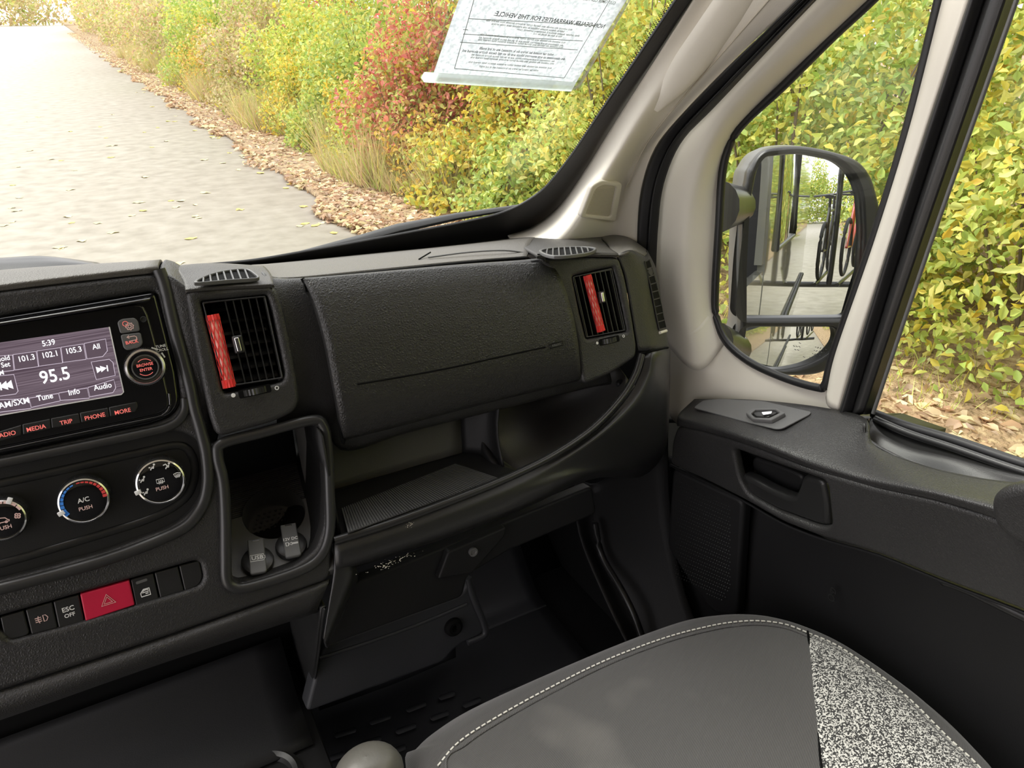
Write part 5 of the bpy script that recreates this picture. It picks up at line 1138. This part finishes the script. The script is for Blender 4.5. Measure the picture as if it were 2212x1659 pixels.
text('lettering', FR, 'BROWSE', kc+Vector((0, .0022)), .0027, M['redprint'], kn, ZK, .0002, sx=.95); text('lettering', FR, 'ENTER', kc+Vector((0, -.0022)), .0027, M['redprint'], kn, ZK, .0002, sx=.95)
strokes('arc_mark', FR, kc, [[(7.6*math.cos(a), 7.6*math.sin(a)) for a in np.linspace(.7, 2.3, 14)], [(7.6*math.cos(a), 7.6*math.sin(a)) for a in np.linspace(.7+PI, 2.3+PI, 14)]], .0005, M['redprint'], kn, ZK, .0002)
rt('TUNE', 347, 748, .0025, M['white'], radio, ZO+.0002); rt('SCROLL', 349, 756, .0025, M['white'], radio, ZO+.0002, sx=.95)
sline('tune_arrow', [(327, 751), (342, 755)], .0012, M['white'], radio, ZO+.0002); sline('tune_arrow', [(349, 762), (356, 772)], .0014, M['white'], radio, ZO+.0002)
loft('bezel_top', [PX(FR, [(-245, 722), (0, 685), (200, 652), (336, 630)], -.004), PX(FR, [(-245, 737), (0, 699), (200, 667), (322, 646)], .0085)], M['gloss'], radio, 20, 4, .002)
# curved light catch at the lower right corner of the bezel is a raised rim
sweep('bezel_rim', crom(PX(FR, [(366, 850), (367, 878), (355, 894), (330, 903), (200, 930), (0, 972)], ZO), 6), .0012, M['gloss'], radio, 8)
rb = [[(-62, 946), (0, 932), (46, 918), (46, 940), (0, 953), (-60, 966)], [(48, 917), (108, 905), (110, 926), (50, 939)], [(110, 904), (170, 893), (174, 914), (112, 925)], [(172, 892), (233, 881), (236, 901), (176, 913)], [(235, 880), (295, 868), (298, 878), (292, 890), (238, 900)]]
for k, (p, s, x, y) in enumerate(zip(rb, ['RADIO', 'MEDIA', 'TRIP', 'PHONE', 'MORE'], [12, 78, 143, 205, 265], [939, 925, 912, 900, 889])):
    q = plate('radio_button', FR, p, [], .003, .0008, M['smooth'], radio, ZO+.0020, r=.001, label='black '+s+' button'); rt(s, x, y, .0038, M['redprint'], q, ZO+.0022, sx=.95)

# ================================================================ CLIMATE KNOBS
def knob(px, py, rpx, ptr, label):
    off = .008; c = FR.uv(px, py, off); R_ = (FR.uv(px+rpx, py, off)-c).x
    t = thing('climate_knob', FR.w(c.x, c.y, -.012), label, 'knob', 'round climate control knobs')
    s = R_/.025
    lathe('knob_body', FR, c, [(.0262*s, -.012), (.0255*s, -.004), (.0252*s, .004), (.0246*s, .006), (.024*s, .0065)], M['smooth'], t, 72)
    lathe('knob_ring', FR, c, [(.0246*s, .0055), (.0240*s, .0080), (.0225*s, .0088), (.0216*s, .0078), (.0214*s, .0070)], M['chrome'], t, 72, label='bright chrome ring')
    cap = lathe('knob_cap', FR, c, [(.0215*s, .0072), (.0205*s, .0076), (.012*s, .0080), (0, .0081)], M['gloss'], t, 60, label='glossy black cap')
    bm = bmesh.new()
    for k in range(90):
        a = 2*PI*k/90; boxbm(bm, FR.mat(.0) @ Matrix.Translation((c.x+.0256*s*math.cos(a), c.y+.0256*s*math.sin(a), 0)) @ Matrix.Rotation(a, 4, 'Z'), .0008, .0008, .008)
    from_bm('knob_knurl', bm, M['smooth'], t, None)['kind'] = 'stuff'
    a = math.radians(ptr); q = c+Vector((math.cos(a), math.sin(a)))*.0238*s
    rbox('knob_pointer', FR.mat(.0078) @ Matrix.Translation((q.x, q.y, 0)) @ Matrix.Rotation(a, 4, 'Z'), .0056, .0040, .0030, .0006, M['white'], t, 'white pointer')
    return t, cap, c, s
ZC = .0083
def person(cx, cy, k=1.0): # little seated figure: head, body, legs
    return [circ(cx+1.6*k, cy+2.4*k, .45*k, 8), [(cx+1.1*k, cy+1.4*k), (cx+.6*k, cy-.6*k), (cx-1.0*k, cy-.2*k), (cx-1.8*k, cy-1.6*k)], [(cx+.9*k, cy+.6*k), (cx-.6*k, cy+.5*k)]]
t, cap, c, s = knob(5, 1124, 57, 60, 'round blower knob at the left edge of the picture')
strokes('fan_scale', FR, c, [[(16*math.cos(a), 16*math.sin(a)) for a in np.linspace(b, b+.28, 5)] for b in (.35, .68, 1.01, 1.34, 1.67)], .0026, M['pink'], cap, ZC)
fan = FR.uv(38, 1114, ZC)-c
strokes('fan_symbol', FR, c+fan, [circ(1.4*math.cos(a), 1.4*math.sin(a), 1.0, 8) for a in (0.5, 2.07, 3.64, 5.21)], .0009, M['pink'], cap, ZC, .0003)
text('lettering', FR, 'PUSH', c+Vector((0, -.0068)), .0034, M['pink'], cap, ZC, .0002)
strokes('car_symbol', FR, c+Vector((0, -.001)), [[(-6, 0), (-4, 2.2), (-1, 3.4), (2.5, 2.6), (4, .6), (5, .2), (5, -.8), (-6, -.8), (-6, 0)], circ(-3.2, -1, .9, 8), circ(2.6, -1, .9, 8)], .0007, M['pink'], cap, ZC)
t, cap, c, s = knob(181, 1082, 60, 197, 'round temperature knob with blue and red scale marked A/C, the middle of the three')
r_ = 17.2
strokes('cold_scale', FR, c, [[(r_*math.cos(a), r_*math.sin(a)) for a in np.linspace(b-.085, b+.085, 4)] for b in np.linspace(3.55, 1.85, 9)[:1]], .0034, M['blue'], cap, ZC)
for i, b in enumerate(np.linspace(3.62, 1.95, 9)): strokes('cold_scale', FR, c, [[(r_*math.cos(a), r_*math.sin(a)) for a in np.linspace(b-.085, b+.085, 4)]], .0036-.0003*i, M['blue'], cap, ZC)
for i, b in enumerate(np.linspace(1.62, .02, 9)): strokes('hot_scale', FR, c, [[(r_*math.cos(a), r_*math.sin(a)) for a in np.linspace(b-.078, b+.078, 4)]], .0010+.0003*i, M['red2'], cap, ZC)
text('lettering', FR, 'A/C', c+Vector((0, .0008)), .0042, M['white'], cap, ZC, .0002); text('lettering', FR, 'PUSH', c+Vector((0, -.0068)), .0034, M['pink'], cap, ZC, .0002)
t, cap, c, s = knob(347, 1041, 57, 192, 'round air direction knob with seated figure symbols, the right one of the three')
for ang, w_ in ((205, 0), (158, 0), (104, 0)):
    a = math.radians(ang); strokes('flow_symbol', FR, c, person(15.5*math.cos(a), 15.5*math.sin(a), 1.15)+[[(15.5*math.cos(a)-3.2, 15.5*math.sin(a)+.8), (15.5*math.cos(a)-1.6, 15.5*math.sin(a)+.8)]], .0010, M['white'], cap, ZC)
a = math.radians(55); strokes('flow_symbol', FR, c, person(15.5*math.cos(a), 15.5*math.sin(a), 1.15)+[[(15.5*math.cos(a)-3.5, 15.5*math.sin(a)+2.2), (15.5*math.cos(a)-1.2, 15.5*math.sin(a)+2.8), (15.5*math.cos(a)-.4, 15.5*math.sin(a)+1.2)]], .0010, M['white'], cap, ZC)
def screen_sym(c_, k, mt, curved): 
    L = [[(-3*k, 1.4*k), (0, 2.1*k), (3*k, 1.4*k), (2.2*k, -1.4*k), (-2.2*k, -1.4*k), (-3*k, 1.4*k)]] if curved else [[(-3*k, 1.8*k), (3*k, 1.8*k), (3*k, -1.4*k), (-3*k, -1.4*k), (-3*k, 1.8*k)]]
    L += [[(x*k, .8*k), ((x+.3)*k, -.4*k), ((x-.2)*k, -1.2*k), (x*k, -2.6*k)] for x in (-1.3, 0, 1.3)]
    strokes('demist_symbol', FR, c_, L, .0007, mt, cap, ZC)
a = math.radians(10); screen_sym(c+Vector((.0155*math.cos(a), .0155*math.sin(a))), 1.0, M['white'], True)
screen_sym(c+Vector((0, .0010)), 1.1, M['white'], False); text('lettering', FR, 'PUSH', c+Vector((0, -.0062)), .0034, M['pink'], cap, ZC, .0002)

# ================================================================ SWITCH ROW
def switch(pts, label, m_=None, off=-.0035):
    cs_ = [FR.uv(*p, off) for p in pts]; c = sum(cs_, Vector((0, 0)))/len(cs_)
    r_ = .0012 if len(pts) == 4 else [.0012, .0012, .004, .004, .0012][:len(pts)]
    t = thing('push_button', FR.w(c.x, c.y, -.016), label, 'switch', 'switch row below the climate knobs')
    b = plate_uv('button_cap', FR, rc(cs_, r_), [], .010, .0012, m_ or M['smooth'], t, off)
    return t, b, c
ZB = -.0034
switch([(0, 1334), (51, 1319), (64, 1371), (22, 1383), (8, 1372)], 'blank black switch at the left end of the switch row')
t, b, c = switch([(55, 1318), (112, 1301), (124, 1357), (68, 1371)], 'black rear fog lamp switch in the switch row')
strokes('fog_symbol', FR, c, [[(1.5, 3), (3.6, 2.6), (5, 0), (3.6, -2.6), (1.5, -3), (1.5, 3)], [(-5, 1.8), (0, 1.8)], [(-5, 0), (0, 0)], [(-5, -1.8), (0, -1.8)], [(-2, 3.4), (-2.8, 0), (-2, -3.4)]], .0006, M['pink'], b, ZB)
t, b, c = switch([(115, 1300), (170, 1285), (182, 1343), (127, 1357)], 'black switch lettered ESC OFF in the switch row')
text('lettering', FR, 'ESC', c+Vector((0, .0026)), .0044, M['white'], b, ZB, .0002); text('lettering', FR, 'OFF', c+Vector((0, -.0034)), .0036, M['white'], b, ZB, .0002)
t, b, c = switch([(173, 1284), (279, 1254), (291, 1307), (185, 1342)], 'red hazard warning switch with triangle, the widest in the row', M['hazard'], -.002)
strokes('warning_triangle', FR, c, [[(-6, -4), (6, -4), (0, 6), (-6, -4)], [(-3.6, -2.6), (3.6, -2.6), (0, 3.4), (-3.6, -2.6)]], .0006, M['pink'], b, -.0019)
t, b, c = switch([(282, 1253), (331, 1239), (343, 1297), (294, 1311)], 'black door lock switch with car door symbol right of the hazard switch')
strokes('door_symbol', FR, c-Vector((0, .002)), [[(-4, -3.5), (-4, 0), (-1, 3.2), (4, 3.2), (4, -3.5), (-4, -3.5)], [(-2.6, .2), (-.6, 2.2), (2.8, 2.2), (2.8, .2), (-2.6, .2)], [(0, -1.4), (2.6, -1.4)]], .0009, M['white'], b, ZB)
q = FR.uv(306, 1256, ZB); plate_uv('lock_lamp', FR, rc([q+Vector(v) for v in ((-.005, -.0014), (.005, -.0010), (.005, .0016), (-.005, .0012))], .0012), [], .0008, .0002, M['satin'], b, ZB+.0004)
switch([(334, 1238), (384, 1224), (397, 1277), (346, 1292)], 'blank black switch, second from the right end of the switch row')
switch([(387, 1223), (431, 1211), (438, 1248), (428, 1266), (399, 1276)], 'blank black switch at the rounded right end of the switch row')

# ================================================================ FLOOR MAT AND FOOTWELL
mat_t = thing('floor_mat', (.35, .95, 0), 'black moulded rubber floor mat with short raised tread bars in the footwell', 'mat')
yF = at(700, 1470, z=.012).y
loft('mat_body', [[Vector((x, .35, .006)) for x in (.06, .3, .66)], [Vector((x, .95, .006)) for x in (.06, .3, .66)], [Vector((x, 1.03, .008)) for x in (.06, .3, .66)], [Vector((x, 1.08, .03)) for x in (.06, .3, .66)], [Vector((x, 1.16, .12)) for x in (.06, .3, .66)], [Vector((x, 1.20, .22)) for x in (.06, .3, .66)]], M['vinyl'], mat_t, 20, 8, .006)
bars = [(943, 1540-28, 985-16), ]
bp = [((560, 1645), (690, 1612)), ((700, 1643), (745, 1627)), ((590, 1590), (640, 1576)), ((722, 1590), (770, 1575)), ((798, 1562), (845, 1546)), ((878, 1535), (922, 1518)), ((948, 1508), (984, 1497)), ((780, 1608), (825, 1594)), ((855, 1582), (900, 1565)), ((930, 1553), (970, 1538)), ((1000, 1525), (1040, 1510)), ((832, 1628), (878, 1612)), ((665, 1620), (690, 1612)), ((1078, 1500), (1120, 1484)), ((1010, 1560), (1050, 1545))]
for a, b in bp:
    A, B = at(*a, z=.013), at(*b, z=.013); sweep('tread_bar', [A, A.lerp(B, .08), A.lerp(B, .92), B], [.002, .0062, .0062, .002], M['vinyl'], mat_t, 8, flat=.35)
tun = loft('trim_4', [[at(690, 1535, z=.03), at(850, 1478, z=.03), at(985, 1420, z=.03)], [at(690, 1480, z=.10), at(850, 1420, z=.10), at(985, 1370, z=.10)], [at(690, 1425, y=.90), at(850, 1375, y=.90), at(1000, 1310, y=.90)]], M['vinyl'], None, 16, 6, .006, smooth=180); structure(tun)
tun['label'] = 'moulded step of the footwell below the heater cover'
loft('toe_pad', [[at(1030, 1370, y=1.10), at(1180, 1300, y=1.14), at(1260, 1180, y=1.16)], [at(1080, 1440, y=1.04), at(1240, 1410, y=1.06), at(1310, 1290, y=1.10)], [at(1140, 1480, y=.98), at(1290, 1450, y=1.0), at(1370, 1390, y=1.03)]], M['dark'], mat_t, 16, 6, .006, smooth=180)

# ================================================================ PASSENGER SEAT
seat = thing('passenger_seat', (.40, .25, 0), 'charcoal cloth passenger seat cushion with pale stitching and a speckled grey side panel', 'seat')
sil = [(877, 1656), (900, 1617), (940, 1581), (1011, 1536), (1132, 1479), (1311, 1402), (1438, 1354), (1502, 1336), (1566, 1329), (1640, 1333), (1726, 1354), (1821, 1398), (1949, 1481), (2045, 1557), (2140, 1657), (2215, 1750)]
sti = [(946, 1657), (991, 1606), (1068, 1555), (1183, 1491), (1311, 1428), (1438, 1380), (1534, 1355), (1590, 1346), (1640, 1344), (1694, 1351), (1745, 1370), (1821, 1405), (1949, 1500), (2045, 1594), (2109, 1654), (2165, 1725)]
ZS, ZT = .425, .452
SI = [at(*p, z=ZS) for p in sil]; ST = [at(*p, z=ZT) for p in sti]
# close both outlines behind the visible part
back_s = [Vector((SI[-1].x, 0.02, ZS)), Vector((SI[-1].x-.02, -.10, ZS)), Vector((.40, -.14, ZS)), Vector((SI[0].x-.01, -.10, ZS)), Vector((SI[0].x-.03, .15, ZS)), Vector((SI[0].x-.015, .38, ZS))]
back_t = [Vector((p.x*.93+.40*.07, p.y*.93+.2*.07, ZT)) for p in back_s]
back_t = [Vector((ST[-1].x, .03, ZT)), Vector((ST[-1].x-.02, -.07, ZT)), Vector((.40, -.10, ZT)), Vector((ST[0].x, -.07, ZT)), Vector((ST[0].x-.015, .15, ZT)), Vector((ST[0].x-.008, .38, ZT))]
NS = 160
so = resample(crom(SI+back_s, 8, True)+[SI[0]], NS+1)[:-1]
# match stitch ring to silhouette by parameter of control points
def ring(ctrl): 
    c = crom(ctrl, 10, True); return [c[int(i*len(c)/NS)] for i in range(NS)]
so, stt = ring(SI+back_s), ring(ST+back_t)
ctr = Vector((.40, .20, .44))
def shrink(R_, k, z): return [Vector((ctr.x+(p.x-ctr.x)*k, ctr.y+(p.y-ctr.y)*k, z)) for p in R_]
def ringmesh(name, rings, mt, lab=None, cap=False):
    V = [p for r in rings for p in r]; F = []
    for j in range(len(rings)-1):
        for i in range(NS): i2 = (i+1) % NS; F.append((j*NS+i, j*NS+i2, (j+1)*NS+i2, (j+1)*NS+i))
    if cap: F.append(tuple(range((len(rings)-1)*NS, len(rings)*NS)))
    me = bpy.data.meshes.new(name); me.from_pydata(V, [], F); bm = bmesh.new(); bm.from_mesh(me); bmesh.ops.recalc_face_normals(bm, faces=bm.faces); bm.to_mesh(me); bm.free()
    return link(name, me, mt, seat, 180, lab)
mid1 = [a.lerp(b, .35)+Vector((0, 0, .006)) for a, b in zip(so, stt)]; mid2 = [a.lerp(b, .7)+Vector((0, 0, .007)) for a, b in zip(so, stt)]
ringmesh('cushion_side', [shrink(so, .93, .20), shrink(so, .985, .30), [p+Vector((0, 0, -.03)) for p in shrink(so, 1.0, ZS)], so, mid1, mid2, stt], M['band'])
# crown of the cushion, split in a twill centre and a speckled side part
inner = [shrink(stt, k, ZT+h) for k, h in ((.985, .0022), (.95, .006), (.88, .009), (.75, .010), (.55, .007), (.30, .004), (.05, .002))]
rings = [stt]+inner
seamp = [at(1743, 1371, z=ZT), at(1748, 1420, z=ZT), at(1754, 1500, z=ZT), at(1764, 1587, z=ZT), at(1771, 1657, z=ZT), at(1790, 1800, z=ZT)]
sc_ = crom(seamp, 10)
def seam_x(y): 
    for a, b in zip(sc_, sc_[1:]):
        if (a.y-y)*(b.y-y) <= 0: return a.x+(b.x-a.x)*(y-a.y)/(b.y-a.y+1e-9)
    return sc_[0].x+.02 if y > sc_[0].y else sc_[-1].x
V = [p for r in rings for p in r]; FA = []; FB = []
bm = bmesh.new(); 
me = bpy.data.meshes.new('crown'); F = []
for j in range(len(rings)-1):
    for i in range(NS): i2 = (i+1) % NS; F.append((j*NS+i, j*NS+i2, (j+1)*NS+i2, (j+1)*NS+i))
F.append(tuple(range((len(rings)-1)*NS, len(rings)*NS))); me.from_pydata(V, [], F)
def half(side):
    bm = bmesh.new(); bm.from_mesh(me); bmesh.ops.recalc_face_normals(bm, faces=bm.faces)
    bmesh.ops.subdivide_edges(bm, edges=bm.edges[:], cuts=1, use_grid_fill=True)
    # cut along the straight-ish seam piece by piece
    for a, b in zip(seamp[:1]+seamp[2:], seamp[2:]+[seamp[-1]+Vector((0, -.5, 0))]):
        d = (b-a); nn = Vector((d.y, -d.x, 0)).normalized()
        bmesh.ops.bisect_plane(bm, geom=bm.verts[:]+bm.edges[:]+bm.faces[:], plane_co=a, plane_no=nn)
    kill = [f for f in bm.faces if ((f.calc_center_median().x > seam_lin(f.calc_center_median().y)) != (side > 0))]
    bmesh.ops.delete(bm, geom=kill, context='FACES'); return bm
def seam_lin(y):
    L = seamp[:1]+seamp[2:]+[seamp[-1]+Vector((0, -.5, 0))]
    for a, b in zip(L, L[1:]):
        if b.y <= y <= a.y: return a.x+(b.x-a.x)*(y-a.y)/(b.y-a.y)
    return L[0].x+(L[0].x-L[1].x)/(L[0].y-L[1].y)*(y-L[0].y)
b_ = half(-1); from_bm('cushion_centre', b_, M['twill'], seat, 180, 'charcoal twill centre panel')
b_ = half(1); 
for v in b_.verts: v.co.z += .0016*min(1, max(0, (v.co.x-seam_lin(v.co.y))/.006))
from_bm('side_panel', b_, M['speck'], seat, 180, 'speckled grey side panel')
sweep('panel_seam', [p+Vector((0, 0, .006)) for p in sc_[:45]], .0014, M['hole'], seat, 6)
sweep('welt_seam', [p for p in ring([p for p in shrink(ST+back_t, .972, ZT+.0045)])], .0011, M['band'], seat, 6, closed=True)
# pale stitches, one short thread each, joined
bm = bmesh.new(); path = resample(crom(ST, 12), 900); L = sum((b-a).length for a, b in zip(path, path[1:])); m = int(L/.0072); path = resample(path, m*3+1)
for k in range(m):
    a, b = path[3*k]+Vector((0, 0, .0022)), path[3*k+2]+Vector((0, 0, .0022)); d = b-a; ln = d.length
    if ln < 1e-6: continue
    d.normalize(); x = d; z = Vector((0, 0, 1)); y = z.cross(x)
    Mx = Matrix(((x.x, y.x, z.x, (a.x+b.x)/2), (x.y, y.y, z.y, (a.y+b.y)/2), (x.z, y.z, z.z, (a.z+b.z)/2), (0, 0, 0, 1))); boxbm(bm, Mx, ln*1.0, .0016, .0012)
o = from_bm('stitching', bm, M['thread'], seat, None, 'pale stitch line'); o['kind'] = 'stuff'
rbox('seat_base', Matrix.Translation((.42, .18, .12)), .40, .48, .20, .02, M['dark'], seat)
# rounded knob beside the seat at the bottom edge
kp = at(795, 1665, z=.47)
lev = loft('seat_lever', [[kp+Vector((.036*math.cos(2*PI*i/16)*r, .030*math.sin(2*PI*i/16)*r, h)) for i in range(17)] for r, h in ((.01, .022), (.45, .020), (.8, .012), (1, -.004), (.95, -.03), (.8, -.10))], M['lever'], None, 32, 5, 0, smooth=180)
tag(lev, 'greyish rounded lever knob left of the seat cushion at the bottom edge', 'lever')

# ================================================================ EXTERIOR MIRROR
nM = Vector((-.440, -.891, .106)).normalized(); uM = Vector((0, 0, 1)).cross(nM).normalized()
MF = Frame(at(1740, 540, x=1.0), uM, nM.cross(uM))
mir = thing('door_mirror', MF.o-Vector((0, 0, .22)), 'large two-part black door mirror outside the quarter window', 'mirror')
hs = [(1597, 700), (1598, 560), (1608, 398), (1621, 357), (1645, 327), (1679, 317), (1733, 316), (1800, 329), (1847, 347), (1874, 378), (1888, 418), (1895, 462), (1884, 509), (1870, 570), (1854, 621), (1838, 680), (1826, 720), (1805, 775), (1766, 803), (1699, 808), (1645, 800), (1602, 780), (1590, 745)]
ug = [(1645, 339), (1719, 331), (1800, 347), (1834, 378), (1850, 418), (1855, 503), (1849, 604), (1836, 668), (1820, 683), (1700, 684), (1608, 684), (1594, 675), (1603, 553), (1618, 435), (1631, 368)]
lg = [(1600, 712), (1618, 704), (1803, 704), (1806, 735), (1780, 764), (1733, 786), (1672, 797), (1620, 785), (1593, 750)]
sm_uv = lambda L, off=0: crom([MF.uv(*p, off) for p in L], 6, True)
rcm = lambda L, r: rc([MF.uv(*p) for p in L], r)
plate_uv('mirror_rim', MF, sm_uv(hs), [rcm(ug, .02), rcm(lg, .02)], .03, .008, M['smooth'], mir, .012, bres=4)
sh = sm_uv(hs); cH = sum(sh, Vector((0, 0)))/len(sh); bm = bmesh.new(); rr2 = []
for k, h in ((1.0, -.006), (1.0, -.03), (.96, -.07), (.82, -.10), (.5, -.118), (.02, -.122)): rr2.append([bm.verts.new(MF.w(cH.x+(p.x-cH.x)*k, cH.y+(p.y-cH.y)*k, h)) for p in sh])
for P_, Q in zip(rr2, rr2[1:]):
    for i in range(len(P_)): bm.faces.new((P_[i], P_[(i+1) % len(P_)], Q[(i+1) % len(P_)], Q[i]))
from_bm('mirror_shell', bm, M['satin'], mir, 60)
def mglass(nm, L, off, conv, lab, tilt=(0, 0)):
    P0 = [MF.uv(*p, off) for p in L]; c = sum(P0, Vector((0, 0)))/len(P0); P0 = rc(P0, .02); P0 = resample([Vector((p.x, p.y, 0)) for p in P0+P0[:1]], 81)[:-1]; P0 = [Vector((p.x, p.y)) for p in P0]
    bm = bmesh.new(); ringz = []
    hh_ = lambda p: off - ((p-c).length_squared)*conv + (p-c).x*tilt[0]+(p-c).y*tilt[1]
    for k in range(10, 0, -1): ringz.append([bm.verts.new(MF.w(*(c+(p-c)*(k/10)), hh_(c+(p-c)*(k/10)))) for p in P0])
    ce = bm.verts.new(MF.w(c.x, c.y, hh_(c)))
    for A_, B_ in zip(ringz, ringz[1:]):
        for i in range(80): bm.faces.new((A_[i], A_[(i+1) % 80], B_[(i+1) % 80], B_[i]))
    for i in range(80): bm.faces.new((ringz[-1][i], ringz[-1][(i+1) % 80], ce))
    return from_bm(nm, bm, M['mirror'], mir, 180, lab)
mglass('upper_glass', [(1640, 333), (1719, 326), (1802, 342), (1838, 376), (1854, 418), (1860, 503), (1853, 606), (1840, 672), (1822, 688), (1700, 689), (1604, 689), (1589, 677), (1599, 553), (1613, 435), (1626, 364)], .000, .10, 'tall flat mirror glass')
lgl = mglass('lower_glass', [(1597, 708), (1618, 700), (1807, 700), (1811, 735), (1784, 768), (1733, 791), (1672, 802), (1616, 790), (1589, 752)], .000, .5, 'small wide-angle mirror glass', (0, -.02))
rows_txt = []
for (x, y, n_) in [(1715, 748, 3), (1728, 742, 1), (1718, 756, 2), (1765, 752, 6), (1762, 759, 5), (1758, 766, 6), (1752, 774, 4), (1737, 772, 1)]:
    for i in range(n_): a = MF.uv(x+i*6, y+i*.9, .002); rows_txt.append([(a.x*1000, a.y*1000), (a.x*1000+2.2, a.y*1000-.4)])
strokes('etched_lettering', MF, (0, 0), rows_txt, .0010, M['ink2'], lgl, .0012, .0003)
# arm to the door
arm_rows = [[at(1556, 405, x=.83), at(1556, 440, x=.83), at(1556, 492, x=.83)], [at(1585, 402, x=.90), at(1585, 440, x=.885), at(1580, 485, x=.90)], [at(1618, 405, x=.97), at(1612, 440, x=.95), at(1606, 484, x=.97)]]
sweep('mirror_arm', [at(1545, 448, x=.80), at(1590, 444, x=.90), at(1630, 446, x=.98)], [.036, .028, .030], M['smooth'], mir, 16, flat=1.1)
sweep('mirror_arm', [at(1535, 740, x=.80), at(1580, 750, x=.90), at(1620, 752, x=.98)], [.036, .028, .030], M['smooth'], mir, 16)

# ================================================================ BICYCLES ON THE REAR RACK (seen in the mirror)
def bike(x0, y0, z0, ang, col, label):
    t = thing('bicycle', (x0, y0, z0), label, 'bicycle', 'bicycles hung behind the van')
    ca, sa = math.cos(ang), math.sin(ang); P = lambda a, b, c=0.0: Vector((x0+a*ca-c*sa, y0+a*sa+c*ca, z0+b))
    for cx_ in (0, 1.05):
        w_ = sweep('wheel', [P(cx_+.33*math.cos(k*PI/16), .34+.33*math.sin(k*PI/16)) for k in range(32)], .022, M['tyre'], t, 8, closed=True)
        for k in range(8): a = k*PI/8*2; sweep('spoke', [P(cx_, .34), P(cx_+.32*math.cos(a), .34+.32*math.sin(a))], .002, M['chrome'], w_, 4)
    for a, b in [((0, .34), (.32, .85)), ((.32, .85), (.42, .32)), ((.42, .32), (0, .34)), ((.32, .80), (.85, .82)), ((.42, .32), (.86, .74)), ((.84, .88), (1.05, .34)), ((.32, .85), (.29, .97)), ((.84, .88), (.82, 1.0))]: sweep('frame_tube', [P(*a), P(*b)], .018, col, t, 8)
    sweep('handlebar', [P(.90, 1.0, -.28), P(.80, 1.02, 0), P(.90, 1.0, .28)], .014, M['smooth'], t, 8)
    sweep('saddle', [P(.20, .98), P(.30, .99), P(.42, .98)], [.06, .045, .02], M['smooth'], t, 8, flat=.4)
bike(1.02, -4.9, .0, math.radians(-84), M['smooth'], 'black bicycle on the rack behind the van, nearest in the mirror')
bike(1.30, -4.95, .04, math.radians(-80), M['redp'], 'red and black bicycle on the rack behind the van, farther in the mirror')
rk = thing('bike_rack', (1.1, -4.9, -.2), 'black rear rack carrying the bicycles behind the van', 'rack')
sweep('rack_beam', [(.4, -4.74, -.06), (.4, -4.84, -.06), (1.2, -4.88, -.06), (1.5, -4.9, -.06)], .035, M['smooth'], rk, 8)
for x_, a_ in ((1.02, -84), (1.30, -80)):
    a_ = math.radians(a_); sweep('rack_tray', [(x_-.35*math.cos(a_), -4.9-.35*math.sin(a_), -.02), (x_+1.4*math.cos(a_), -4.9+1.4*math.sin(a_), -.02)], .025, M['smooth'], rk, 8)
sweep('rack_post', [(1.15, -4.86, -.06), (1.15, -4.86, 1.55)], .035, M['smooth'], rk, 8)
